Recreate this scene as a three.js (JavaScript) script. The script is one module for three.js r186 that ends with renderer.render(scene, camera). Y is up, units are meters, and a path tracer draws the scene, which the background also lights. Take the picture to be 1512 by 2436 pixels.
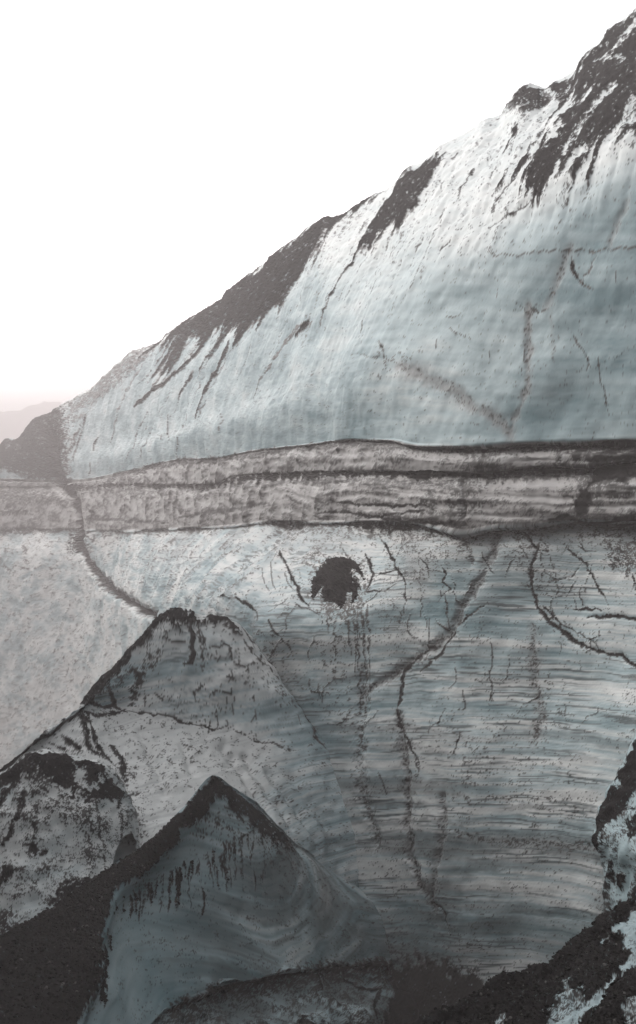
import * as THREE from 'three';
import { createNoise3D } from 'simplex-noise';

// ------------------------------------------------------------------ camera, sky, sun, exposure
const scene = new THREE.Scene();
const camera = new THREE.PerspectiveCamera(56, 636 / 1024, 0.1, 4000);
const PITCH = -4.43 * Math.PI / 180;
camera.position.set(0, 0, 0);
camera.rotation.set(PITCH, 0, 0);
camera.updateMatrixWorld(true);

const renderer = new THREE.WebGLRenderer();
renderer.toneMapping = THREE.LinearToneMapping;
renderer.toneMappingExposure = 1.5;
renderer.shadowMap.enabled = true;

const SUN = new THREE.Vector3(-0.76, 0.47, -0.42).normalize();
{
  // bright even fog sky with one broad warm glow round the veiled sun
  const w = 256, h = 128, data = new Float32Array(w * h * 4);
  for (let j = 0; j < h; j++) for (let i = 0; i < w; i++) {
    const el = ((j + 0.5) / h - 0.5) * Math.PI, az = ((i + 0.5) / w - 0.5) * 2 * Math.PI;
    const c = Math.cos(el) * Math.cos(az) * SUN.x + Math.sin(el) * SUN.y + Math.cos(el) * Math.sin(az) * SUN.z;
    const g = Math.exp((c - 1) * 2.6);
    const k = (j * w + i) * 4;
    data[k] = 0.44 + 3.0 * g; data[k + 1] = 0.45 + 2.92 * g; data[k + 2] = 0.48 + 2.86 * g; data[k + 3] = 1;
  }
  const sky = new THREE.DataTexture(data, w, h, THREE.RGBAFormat, THREE.FloatType);
  sky.mapping = THREE.EquirectangularReflectionMapping; sky.magFilter = THREE.LinearFilter; sky.needsUpdate = true;
  scene.background = sky; scene.environment = sky;
}
const sun = new THREE.DirectionalLight(new THREE.Color(1, 0.95, 0.9), 2.1);
sun.position.copy(SUN).multiplyScalar(200); sun.castShadow = true;
Object.assign(sun.shadow.camera, { left: -120, right: 120, top: 120, bottom: -120, near: 1, far: 500 });
sun.shadow.mapSize.set(2048, 2048); sun.shadow.radius = 16;
scene.add(sun, sun.target);
scene.fog = new THREE.FogExp2(new THREE.Color(1.0, 0.925, 0.915), 0.0022);

// ------------------------------------------------------------------ helpers
let seed = 7;
const rnd = () => { seed = (seed * 1664525 + 1013904223) >>> 0; return seed / 4294967296; };
const n3 = createNoise3D(rnd);
const clamp = (x, a = 0, b = 1) => x < a ? a : x > b ? b : x;
const smooth = (a, b, x) => { const t = clamp((x - a) / (b - a)); return t * t * (3 - 2 * t); };
const lerp = (a, b, t) => a + (b - a) * t;
const fbm = (x, y, z, o = 3) => { let s = 0, a = 0.5, t = 0; for (let i = 0; i < o; i++) { s += a * n3(x, y, z); t += a; x = x * 2.03 + 7.1; y = y * 2.03 + 3.7; z = z * 2.03 + 1.3; a *= 0.5; } return s / t; };

// survey frame: positions were measured on a 1512 x 2435 sheet; at() gives the point of a sight line that lies a given distance north of the viewpoint
const TH = Math.tan(28 * Math.PI / 180), CP = Math.cos(PITCH), SP = Math.sin(PITCH);
function at(px, py, d) {
  const x = (px - 756) / 1217.5 * TH, y = (1217.5 - py) / 1217.5 * TH;
  const wy = y * CP + SP, wz = -CP + y * SP, k = d / -wz;
  return new THREE.Vector3(x * k, wy * k, -d);
}
function sheet(x, y, z) {
  const fy = y * CP + z * SP, fz = -y * SP + z * CP;          // into the viewer's axes
  return [756 + x / -fz / TH * 1217.5, 1217.5 - fy / -fz / TH * 1217.5];
}
const METRES = 2 * TH / 2435;   // metres on the ground for one sheet unit at one metre

// piecewise cubic (monotone) interpolation of a table [[x, a, b, ...]]
function table(rows) {
  const xs = rows.map(r => r[0]), n = xs.length, m = rows[0].length - 1, cols = [];
  for (let c = 1; c <= m; c++) {
    const y = rows.map(r => r[c]), dl = [], t = new Array(n).fill(0);
    for (let i = 0; i < n - 1; i++) dl.push((y[i + 1] - y[i]) / (xs[i + 1] - xs[i]));
    t[0] = dl[0]; t[n - 1] = dl[n - 2];
    for (let i = 1; i < n - 1; i++) t[i] = dl[i - 1] * dl[i] <= 0 ? 0 : 2 * dl[i - 1] * dl[i] / (dl[i - 1] + dl[i]);
    cols.push({ y, t });
  }
  return (x, c = 0) => {
    const { y, t } = cols[c];
    if (x <= xs[0]) return y[0] + t[0] * (x - xs[0]);
    if (x >= xs[n - 1]) return y[n - 1] + t[n - 1] * (x - xs[n - 1]);
    let i = 0; while (x > xs[i + 1]) i++;
    const h = xs[i + 1] - xs[i], s = (x - xs[i]) / h, s2 = s * s, s3 = s2 * s;
    return (2 * s3 - 3 * s2 + 1) * y[i] + (s3 - 2 * s2 + s) * h * t[i] + (-2 * s3 + 3 * s2) * y[i + 1] + (s3 - s2) * h * t[i + 1];
  };
}

// ------------------------------------------------------------------ lofted ice and ash surfaces
// rails: arrays of Vector3 (nu each), from behind the crest over it and down the face; a sharp rail ends one group of rows and starts the next
class Surface {
  constructor(rails, sharp, unit) {
    const nu = rails[0].length; this.nu = nu;
    const rows = [], groupOf = [];
    const mean = (a, b) => { let s = 0; for (let i = 0; i < nu; i += 8) s += a[i].distanceTo(b[i]) / Math.max(6, -(a[i].z + b[i].z) / 2) / METRES; return s / Math.ceil(nu / 8); };
    let g0 = 0, group = 0; this.groupStart = [0];
    for (let r = 1; r < rails.length; r++) {
      if (!(sharp.includes(r) || r === rails.length - 1)) continue;
      const part = rails.slice(g0, r + 1), knots = [0];
      for (let k = 1; k < part.length; k++) knots.push(knots[k - 1] + Math.sqrt(Math.max(mean(part[k - 1], part[k]), 1)));
      for (let k = 0; k < part.length - 1; k++) {
        const cnt = Math.max(3, Math.min(400, Math.round(mean(part[k], part[k + 1]) / unit)));
        for (let q = 0; q < cnt + (k === part.length - 2 && r === rails.length - 1 ? 1 : 0); q++) { rows.push([part, knots, k, q / cnt]); groupOf.push(group); }
      }
      g0 = r; group++; this.groupStart.push(rows.length);
    }
    const nv = rows.length; this.nv = nv; this.groupOf = groupOf; this.groups = group;
    const P = this.P = new Float32Array(nu * nv * 3);
    const tan = (part, kn, k, i, c) => {
      const n = part.length, e = ['x', 'y', 'z'][c];
      if (n === 2) return (part[1][i][e] - part[0][i][e]) / (kn[1] - kn[0]);
      const a = k > 0 ? (part[k][i][e] - part[k - 1][i][e]) / (kn[k] - kn[k - 1]) : null, b = k < n - 1 ? (part[k + 1][i][e] - part[k][i][e]) / (kn[k + 1] - kn[k]) : null;
      return a === null ? b : b === null ? a : (a + b) / 2;
    };
    for (let j = 0; j < nv; j++) {
      const [part, kn, k, s] = rows[j], h = kn[k + 1] - kn[k], s2 = s * s, s3 = s2 * s;
      const h00 = 2 * s3 - 3 * s2 + 1, h10 = (s3 - 2 * s2 + s) * h, h01 = -2 * s3 + 3 * s2, h11 = (s3 - s2) * h;
      for (let i = 0; i < nu; i++) for (let c = 0; c < 3; c++) {
        const e = c === 0 ? 'x' : c === 1 ? 'y' : 'z';
        P[(j * nu + i) * 3 + c] = h00 * part[k][i][e] + h10 * tan(part, kn, k, i, c) + h01 * part[k + 1][i][e] + h11 * tan(part, kn, k + 1, i, c);
      }
    }
    this.N = this.normals(P);
    const n = nu * nv;
    this.ash = new Float32Array(n); this.push = new Float32Array(n); this.tint = new Float32Array(n);
    this.bins = new Map();
    for (let j = 0; j < nv; j += 2) for (let i = 0; i < nu; i += 2) {
      const k = (j * nu + i) * 3, N = this.N; if (P[k + 2] > -3 || N[k] * P[k] + N[k + 1] * P[k + 1] + N[k + 2] * P[k + 2] > 0) continue;
      const [a, b] = sheet(P[k], P[k + 1], P[k + 2]), key = Math.floor(a / 12) * 5000 + Math.floor(b / 12);
      if (!this.bins.has(key)) this.bins.set(key, []);
      this.bins.get(key).push([a, b, j * nu + i]);
    }
  }
  normals(P) {
    const { nu, nv } = this, N = new Float32Array(P.length);
    for (let j = 0; j < nv; j++) for (let i = 0; i < nu; i++) {
      const a = (j * nu + Math.max(0, i - 1)) * 3, b = (j * nu + Math.min(nu - 1, i + 1)) * 3, c = (Math.max(0, j - 1) * nu + i) * 3, d = (Math.min(nv - 1, j + 1) * nu + i) * 3;
      const ux = P[b] - P[a], uy = P[b + 1] - P[a + 1], uz = P[b + 2] - P[a + 2], vx = P[d] - P[c], vy = P[d + 1] - P[c + 1], vz = P[d + 2] - P[c + 2];
      let x = vy * uz - vz * uy, y = vz * ux - vx * uz, z = vx * uy - vy * ux; const l = Math.hypot(x, y, z) || 1;
      const k = (j * nu + i) * 3; N[k] = x / l; N[k + 1] = y / l; N[k + 2] = z / l;
    }
    return N;
  }
  find(px, py) {                                     // the vertex of this surface nearest to a measured spot, the front one of several
    let best = -1, score = 1e9;
    const cx = Math.floor(px / 12), cy = Math.floor(py / 12);
    for (let R = 1; R < 12 && best < 0; R += 2) for (let a = cx - R; a <= cx + R; a++) for (let b = cy - R; b <= cy + R; b++) {
      const l = this.bins.get(a * 5000 + b); if (!l) continue;
      for (const [x, y, k] of l) { const s = Math.hypot(x - px, y - py) - this.P[k * 3 + 2] * 0.05; if (s < score) { score = s; best = k; } }
    }
    return best;
  }
  // a traced line: w = half width in sheet units, push = metres outwards (negative: a groove), ash = cover of the core
  line(pts, { w = 4, w2 = w, ash = 0, push = 0, tint = 0, wob = 0.5, soft = 0.6, jag = 2.4 } = {}) {
    if (w < 18) push *= 0.4;
    if (ash > 0.5 && w < 6) ash = Math.min(1, ash * 1.12 + 0.03);
    if (w < 8) { w *= 1.25; w2 *= 1.25; }
    const fine = [pts[0]];
    for (let s = 0; s + 1 < pts.length; s++) {
      const [x1, y1] = pts[s], [x2, y2] = pts[s + 1], l = Math.hypot(x2 - x1, y2 - y1), m = Math.max(1, Math.round(l / 14));
      for (let q = 1; q <= m; q++) { const j = q < m ? jag * (rnd() - 0.5) * 2 : 0; fine.push([x1 + (x2 - x1) * q / m - (y2 - y1) / l * j, y1 + (y2 - y1) * q / m + (x2 - x1) / l * j]); }
    }
    pts = fine;
    const { nu, nv, P } = this, id = pts.map(p => this.find(p[0], p[1]));
    for (let s = 0; s + 1 < id.length; s++) {
      const A = id[s], B = id[s + 1]; if (A < 0 || B < 0) continue;
      const ax = P[A * 3], ay = P[A * 3 + 1], az = P[A * 3 + 2], bx = P[B * 3] - ax, by = P[B * 3 + 1] - ay, bz = P[B * 3 + 2] - az, L2 = bx * bx + by * by + bz * bz || 1e-6;
      const sc = -az * METRES, R0 = Math.max(w, w2) * sc * 3 + 0.25;
      const ia = A % nu, ja = (A / nu) | 0, ib = B % nu, jb = (B / nu) | 0;
      const K = Math.ceil(Math.max(w, w2) * 2.2 + 10);
      for (let j = Math.max(0, Math.min(ja, jb) - K); j <= Math.min(nv - 1, Math.max(ja, jb) + K); j++) for (let i = Math.max(0, Math.min(ia, ib) - K); i <= Math.min(nu - 1, Math.max(ia, ib) + K); i++) {
        const k = j * nu + i, x = P[k * 3] - ax, y = P[k * 3 + 1] - ay, z = P[k * 3 + 2] - az;
        const t = clamp((x * bx + y * by + z * bz) / L2), d0 = Math.hypot(x - t * bx, y - t * by, z - t * bz);
        if (d0 > R0) continue;
        const X = P[k * 3], Y = P[k * 3 + 1], Z = P[k * 3 + 2], f = 1 / (sc * 26);
        const al = (s + t) / (id.length - 1), ends = w < 8 ? 0.45 + 0.55 * smooth(0, 0.18, al) * smooth(1, 0.75, al) : 1, vary = w < 8 ? 0.62 + 0.75 * (0.5 + 0.5 * n3((s + t) * 0.8, pts[0][0], pts[0][1])) : 1;
        const wd = lerp(w, w2, al) * sc * ends * vary;
        const d = d0 + wob * (0.7 * wd + 0.8 * sc) * n3(X * f * 0.6, Y * f * 0.6, Z * f * 0.6) + wob * wd * 0.35 * n3(X * f * 3.1, Y * f * 3.1, Z * f * 3.1);
        const q = d / wd;
        if (ash) this.ash[k] = Math.max(this.ash[k], ash * (1 - smooth(1 - soft, 1 + soft, q)));
        if (push) { const e = push * Math.exp(-q * q); if (Math.abs(e) > Math.abs(this.push[k])) this.push[k] = e; }
        if (tint) { const e = tint * Math.exp(-q * q * 0.7); if (Math.abs(e) > Math.abs(this.tint[k])) this.tint[k] = e; }
      }
    }
    return this;
  }
  // a traced patch: cover inside an outline, frayed along its edge
  patch(pts, { ash = 1, soft = 6, fray = 10, push = 0, scale = 1.2, set = false, streak = 0 } = {}) {
    const { nu, nv, P } = this, id = pts.map(p => this.find(p[0], p[1])).filter(k => k >= 0), poly = id.map(k => [k % nu, (k / nu) | 0]);
    const m = Math.ceil(soft + fray + streak * 1.5) + 2;
    const i0 = Math.max(0, Math.min(...poly.map(p => p[0])) - m), i1 = Math.min(nu - 1, Math.max(...poly.map(p => p[0])) + m), j0 = Math.max(0, Math.min(...poly.map(p => p[1])) - m), j1 = Math.min(nv - 1, Math.max(...poly.map(p => p[1])) + m);
    for (let j = j0; j <= j1; j++) for (let i = i0; i <= i1; i++) {
      let inside = false, D = 1e9;
      for (let a = 0, b = poly.length - 1; a < poly.length; b = a++) {
        const [x1, y1] = poly[a], [x2, y2] = poly[b];
        if ((y1 > j) !== (y2 > j) && i < (x2 - x1) * (j - y1) / (y2 - y1) + x1) inside = !inside;
        const ex = x2 - x1, ey = y2 - y1, t = clamp(((i - x1) * ex + (j - y1) * ey) / (ex * ex + ey * ey || 1));
        D = Math.min(D, Math.hypot(i - x1 - t * ex, j - y1 - t * ey));
      }
      const k = j * nu + i, X = P[k * 3] * scale, Y = P[k * 3 + 1] * scale, Z = P[k * 3 + 2] * scale;
      const sd = (inside ? D : -D) + fray * (0.7 * n3(X, Y, Z) + 0.5 * n3(X * 3.3, Y * 3.3, Z * 3.3)) + (streak ? streak * (n3((i + 0.44 * j) * 0.09, j * 0.008, 3) + 0.35 * n3((i + 0.44 * j) * 0.22, j * 0.02, 5)) : 0);
      const c = smooth(-soft, soft, sd);
      if (set) this.ash[k] = lerp(this.ash[k], ash, c); else this.ash[k] = Math.max(this.ash[k], ash * c);
      if (push) this.push[k] += push * c;
    }
    return this;
  }
  // style(x, y, z, ny, ash, k) -> [metres outwards, cover 0..1, r, g, b of the bare ice, grain]
  finish(style) {
    const { nu, nv, P, N } = this, n = nu * nv, Q = new Float32Array(P.length), C = new Float32Array(P.length), cover = this.cover = new Float32Array(n);
    for (let k = 0; k < n; k++) {
      const x = P[k * 3], y = P[k * 3 + 1], z = P[k * 3 + 2];
      const [push, cov, r, g, b, grain = 1] = style(x, y, z, N[k * 3 + 1], this.ash[k], k);
      cover[k] = cov;
      const sc = -z * METRES * 2.4, f = 0.42 / Math.max(sc, 0.004);
      const fine = n3(x * f, y * f, z * f), mid = n3(x * f * 0.3 + 9, y * f * 0.42, z * f * 0.3);
      const thr = clamp(0.5 + grain * (0.30 * fine + 0.26 * mid + 0.42 * (rnd() - 0.5)), 0.03, 0.97);
      const m = smooth(thr - 0.1, thr + 0.1, cov);
      const gv = 0.75 + 0.5 * rnd();
      C[k * 3] = lerp(r, 0.0095 * gv, m); C[k * 3 + 1] = lerp(g, 0.0088 * gv, m); C[k * 3 + 2] = lerp(b, 0.009 * gv, m);
      const solid = smooth(0.5, 0.9, cov), d = this.push[k] + push + sc * (0.25 * m + 0.7 * solid + 0.35 * fine * (0.3 + solid) + 0.9 * solid * (rnd() - 0.5));
      for (let c = 0; c < 3; c++) Q[k * 3 + c] = P[k * 3 + c] + N[k * 3 + c] * d;
    }
    this.Q = Q; this.C = C; this.NQ = this.normals(Q);
    return this;
  }
  // meshes of one group of rows: the ice and the ash lying on it
  build(group, iceName, ashName, parent, j0 = this.groupStart[group], j1 = this.groupStart[group + 1], limit = 0.72) {
    const { nu, nv } = this, last = Math.min(j1, nv - 1), sets = [[], []];
    for (let j = j0; j < last; j++) for (let i = 0; i < nu - 1; i++) {
      const a = j * nu + i, b = a + 1, c = a + nu, d = c + 1, s = ashName && (this.cover[a] + this.cover[b] + this.cover[c] + this.cover[d]) / 4 > limit ? 1 : 0;
      sets[s].push(a, c, b, b, c, d);
    }
    const made = [];
    sets.forEach((idx, s) => {
      if (!idx.length) return;
      const map = new Int32Array(nu * nv).fill(-1), pos = [], nor = [], col = [], ind = new Uint32Array(idx.length);
      idx.forEach((k, q) => {
        if (map[k] < 0) { map[k] = pos.length / 3; for (let c = 0; c < 3; c++) { pos.push(this.Q[k * 3 + c]); nor.push(this.NQ[k * 3 + c]); col.push(this.C[k * 3 + c]); } }
        ind[q] = map[k];
      });
      const g = new THREE.BufferGeometry();
      g.setAttribute('position', new THREE.BufferAttribute(new Float32Array(pos), 3));
      g.setAttribute('normal', new THREE.BufferAttribute(new Float32Array(nor), 3));
      g.setAttribute('color', new THREE.BufferAttribute(new Float32Array(col), 3));
      g.setIndex(new THREE.BufferAttribute(ind, 1));
      const m = new THREE.Mesh(g, s ? ASH : ICE); m.name = s ? ashName : iceName; m.castShadow = m.receiveShadow = true;
      if (s) m.userData.kind = 'stuff';
      parent.add(m); made.push(m);
    });
    return made;
  }
}
const ICE = new THREE.MeshPhysicalMaterial({ vertexColors: true, roughness: 0.62, specularIntensity: 0.5 });
const ASH = new THREE.MeshPhysicalMaterial({ vertexColors: true, roughness: 1, specularIntensity: 0.12 });
const GRAVEL = new THREE.MeshPhysicalMaterial({ color: new THREE.Color().setRGB(1, 1, 1), roughness: 0.9, specularIntensity: 0.2 });

function thing(name, label, category, group) {
  const g = new THREE.Group(); g.name = name; g.userData = { label, category }; if (group) g.userData.group = group;
  scene.add(g); return g;
}
const curve = (pts, nu) => { const c = new THREE.CatmullRomCurve3(pts, false, 'centripetal'); return Array.from({ length: nu }, (_, i) => c.getPoint(i / (nu - 1))); };
const rail = (list, nu) => curve(list.map(p => at(...p)), nu);
const shift = (r, x, y, z) => r.map(p => new THREE.Vector3(p.x + x, p.y + y, p.z + z));
const mixRail = (a, b, t, x = 0, y = 0, z = 0) => a.map((p, i) => p.clone().lerp(b[i], t).add(new THREE.Vector3(x, y, z)));

// bedding of the ice: thin layers that follow the height, slightly warped
const bed = (x, y, z, face = 0) => {
  // the beds wedge out towards the near end of the wall
  y = face ? y * 40 / Math.max(20, 41 + 1.5 * (x - 1.2)) : y * 40 / Math.max(18, 40 - 0.78 * (0.64 * x + 0.77 * z + 28));
  const w = y + 0.3 * n3(x * 0.04, y * 0.05, z * 0.04) + 0.05 * n3(x * 0.5, y * 0.4, z * 0.5);
  return [n3(x * 0.05, w * 0.55, z * 0.05), n3(x * 0.11 + 5, w * 2.1, z * 0.11), 0.65 * n3(x * 0.2, w * 5.2, z * 0.2) + 0.6 * n3(x * 0.32, w * 11.5, z * 0.32), smooth(0.15, 0.6, n3(x * 0.26 + 2, w * 7.5, z * 0.26)) * smooth(-0.3, 0.35, n3(x * 0.12, w * 0.8, z * 0.12 + 6))];
};
const CLEAN = [0.195, 0.247, 0.261], PALE = [0.35, 0.364, 0.363], BLUE = [0.066, 0.115, 0.13], DIRT = [0.085, 0.08, 0.079], GREY = [0.225, 0.222, 0.221];
// dark basal layers of the lower wall, strengthened downwards to paint in its shade: level on the scale of bed(), half thickness, strength
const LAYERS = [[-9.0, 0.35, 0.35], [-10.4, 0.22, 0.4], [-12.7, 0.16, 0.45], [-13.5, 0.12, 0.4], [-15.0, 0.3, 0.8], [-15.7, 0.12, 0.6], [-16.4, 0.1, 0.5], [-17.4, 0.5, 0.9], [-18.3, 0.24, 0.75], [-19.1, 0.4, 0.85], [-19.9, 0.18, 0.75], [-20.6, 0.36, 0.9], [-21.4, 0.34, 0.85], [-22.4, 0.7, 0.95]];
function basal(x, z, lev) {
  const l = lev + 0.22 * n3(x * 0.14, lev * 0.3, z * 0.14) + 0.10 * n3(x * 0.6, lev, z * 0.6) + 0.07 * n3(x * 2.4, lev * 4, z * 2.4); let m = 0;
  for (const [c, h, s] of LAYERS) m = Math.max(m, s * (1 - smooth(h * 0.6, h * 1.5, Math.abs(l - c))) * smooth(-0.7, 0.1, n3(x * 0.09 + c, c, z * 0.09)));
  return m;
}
const tone = t => t < 0 ? mix3(CLEAN, BLUE, clamp(-t)) : mix3(CLEAN, PALE, clamp(t));
const mix3 = (a, b, t) => [lerp(a[0], b[0], t), lerp(a[1], b[1], t), lerp(a[2], b[2], t)];

// ------------------------------------------------------------------ the glacier wall
console.log('wall');
{
  const NU = 760, X0 = -190, X1 = 1620;
  const crestT = table([[-260, 1165, 104], [-120, 1112, 100], [0, 1067, 96], [20, 1044, 95], [32, 1048, 94.5], [90, 992, 92], [107, 987, 91], [118, 984, 90], [135, 970, 89], [150, 960, 88], [200, 932, 85.5], [220, 920, 84.5], [250, 892, 83], [272, 870, 81.5], [310, 840, 79.5], [375, 815, 77.5], [430, 772, 75.8], [500, 727, 73.6], [557, 677, 71.8], [620, 632, 70], [660, 600, 69], [720, 555, 67.2], [756, 524, 66.2], [771, 512, 65.8], [803, 510, 64.8], [896, 467, 62], [936, 442, 60.8], [971, 400, 59.8], [1001, 385, 59], [1036, 355, 58], [1101, 317, 56.6], [1156, 275, 55.3], [1186, 265, 54.6], [1206, 235, 54.1], [1251, 197, 53.2], [1281, 200, 52.6], [1296, 207, 52.3], [1316, 195, 52], [1368, 167, 51.2], [1381, 140, 51], [1411, 110, 50.5], [1418, 107, 50.4], [1446, 72, 50], [1486, 42, 49.6], [1512, 22, 49.4], [1600, -60, 48.6], [1800, -250, 47], [2400, -700, 42], [3200, -1200, 36]]);
  const rollT = table([[-260, 1178, 86], [0, 1102, 81.5], [130, 1062, 79.2], [180, 1062, 77.4], [300, 1040, 71.8], [450, 992, 64], [620, 920, 57], [760, 850, 52], [850, 790, 49], [950, 690, 46.9], [1050, 600, 44.6], [1160, 545, 42.4], [1280, 475, 40.2], [1400, 410, 38.4], [1512, 350, 36.8], [1650, 285, 35], [1800, 220, 33.4], [2400, 0, 28.5], [3200, -200, 24.5]]);
  const L1 = table([[-260, 1140, 85], [0, 1137, 80], [115, 1141, 78], [180, 1140, 76], [300, 1120, 70], [450, 1090, 62], [500, 1090, 60], [600, 1071, 55.8], [700, 1060, 52.2], [850, 1045, 47.2], [930, 1047, 45], [1000, 1060, 43.2], [1130, 1062, 40.6], [1250, 1055, 38.4], [1400, 1052, 36.2], [1512, 1047, 34.5], [1800, 1040, 31.4], [2400, 1036, 26], [3200, 1036, 22]]);
  const L2 = table([[-260, 1158, 85], [0, 1156, 80], [165, 1154, 76.6], [300, 1150, 70], [420, 1150, 63.5], [500, 1149, 60], [565, 1128, 57.2], [650, 1124, 54], [756, 1119, 50.2], [900, 1117, 45.8], [1000, 1121, 43.2], [1130, 1119, 40.6], [1250, 1110, 38.4], [1400, 1105, 36.2], [1512, 1097, 34.5], [1800, 1090, 31.4], [2400, 1088, 26], [3200, 1088, 22]]);
  const L3 = table([[-260, 1262, 84], [0, 1257, 79.5], [100, 1255, 77.5], [190, 1259, 75.5], [300, 1262, 69.8], [415, 1257, 63.6], [565, 1249, 57], [640, 1239, 54.2], [756, 1240, 50], [881, 1240, 46.2], [1006, 1246, 43], [1106, 1259, 40.9], [1181, 1246, 39.5], [1306, 1240, 37.4], [1381, 1233, 36.3], [1512, 1240, 34.3], [1800, 1236, 31], [2400, 1236, 25.6], [3200, 1236, 21.6]]);
  const px = Array.from({ length: NU }, (_, i) => i < NU - 40 ? lerp(X0, X1, i / (NU - 41)) : X1 + (3100 - X1) * ((i - NU + 41) / 40) ** 1.4);  // columns past the right edge are added to block sky light
  const far = d => d + 0.1 * Math.max(0, d - 40) ** 2;      // the wall draws away towards its left end
  const row = (t, dy = 0, dd = 0) => px.map(x => at(x, t(x) + dy, far(L1(x, 1)) + (t(x, 1) - L1(x, 1)) * 1.25 + dd));
  const toe = table([[-400, 1], [230, 1], [330, 0.84], [430, 0.71], [520, 0.67], [600, 0.685], [700, 0.767], [800, 0.86], [900, 0.94], [1000, 0.995], [1100, 1], [3200, 1]]);   // the foot of the wall stands forward behind the fin
  const near = (x, py) => 1 - 0.10 * smooth(1200, 1700, x) * (py - 1250) / 900;
  const down = (py, f) => px.map(x => at(x, Math.max(py, L3(x) + 20), far(L3(x, 1)) * toe(x) * f * near(x, py)));
  const crest = row(crestT), roll = row(rollT), l1 = row(L1), l2 = row(L2), l3 = row(L3);
  const rails = [
    shift(crest, 6, -14, -26), shift(crest, 0.8, -0.7, -2.4), crest, mixRail(crest, roll, 0.5, -0.25, 0.7, 0.35), roll, mixRail(roll, l1, 0.5, -0.3, 0, 0.35), l1,   // 0-6
    row(L1, 7, 0.75), mixRail(l1, l2, 0.55, 0, 0, 0.1), l2,                 // 7-9
    row(L2, 6, 0.8), mixRail(l2, l3, 0.35, 0, 0, 0.35), mixRail(l2, l3, 0.75, 0, 0, 0.55), shift(l3, 0, 0, 0.45),    // 10-13
    row(L3, 7, 0.55), px.map(x => at(x, L3(x) + 70, far(L3(x, 1)) * lerp(1, toe(x), 0.4) - 0.1)), down(1450, 0.985), down(1620, 0.968), down(1800, 0.948), down(2000, 0.928), down(2200, 0.91), down(2340, 0.895), shift(down(2480, 0.88), 0, -4, 1.5),
  ];
  const S = new Surface(rails, [6, 9, 13], 2.75);
  console.log('wall grid', S.nu, S.nv);
  const A = (pts, o) => S.patch(pts, o), L = (pts, o) => S.line(pts, o);
  // ash along and below the crest
  A([[-200, 1140], [0, 1067], [90, 992], [150, 960], [162, 1000], [165, 1080], [158, 1140], [60, 1138], [-200, 1140]], { ash: 0.86, soft: 10, fray: 9, scale: 0.5 });
  A([[150, 960], [220, 920], [310, 840], [375, 816], [380, 840], [300, 900], [215, 965], [190, 1000], [160, 1010]], { ash: 0.66, soft: 14, fray: 8, streak: 10, scale: 0.5 });
  A([[375, 816], [430, 772], [500, 727], [620, 632], [720, 555], [771, 512], [803, 510], [896, 467], [890, 476], [806, 540], [756, 598], [700, 675], [650, 730], [590, 792], [545, 835], [520, 800], [460, 805], [415, 868], [388, 880]], { ash: 0.94, soft: 11, fray: 6, streak: 20, scale: 0.7 });
  A([[936, 446], [966, 402], [1001, 388], [1056, 352], [1086, 332], [1056, 378], [1016, 437], [996, 482], [956, 522], [916, 552], [886, 588], [866, 578], [876, 527], [906, 482]], { ash: 0.94, soft: 9, fray: 5, streak: 13, scale: 0.8 });
  A([[1376, 160], [1336, 240], [1290, 320], [1221, 398], [1195, 428], [1246, 400], [1250, 432], [1296, 462], [1356, 412], [1416, 386], [1441, 350], [1512, 322], [1640, 270], [1720, 100], [1600, -50], [1512, 25], [1446, 75]], { ash: 0.95, soft: 10, fray: 8, streak: 18, scale: 0.8 });
  A([[1190, 265], [1206, 237], [1251, 199], [1281, 202], [1296, 209], [1310, 230], [1280, 262], [1240, 268]], { ash: 0.8, soft: 5, fray: 5 });
  A([[1296, 207], [1316, 197], [1372, 166], [1350, 215], [1330, 240]], { ash: 0.9, soft: 4, fray: 5 });
  for (const p of [[[1456, 198], [1420, 250], [1376, 312]], [[1512, 238], [1480, 300], [1448, 350]], [[1366, 236], [1335, 275], [1311, 312]], [[1512, 50], [1480, 85], [1450, 118]], [[1424, 132], [1450, 128], [1476, 136]], [[1300, 350], [1340, 300]], [[1380, 380], [1400, 350]], [[1340, 370], [1365, 335]], [[1410, 205], [1385, 240]], [[1550, 180], [1530, 240], [1500, 300]]])
    for (let q = 0; q + 1 < p.length; q++) { const [a, b] = [p[q], p[q + 1]], nx = 5; A([[a[0] - nx, a[1] - 3], [a[0] + nx, a[1] + 3], [b[0] + nx, b[1] + 3], [b[0] - nx, b[1] - 3]], { ash: 0.18, soft: 3, fray: 5, set: true, scale: 1.6 }); }
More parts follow.
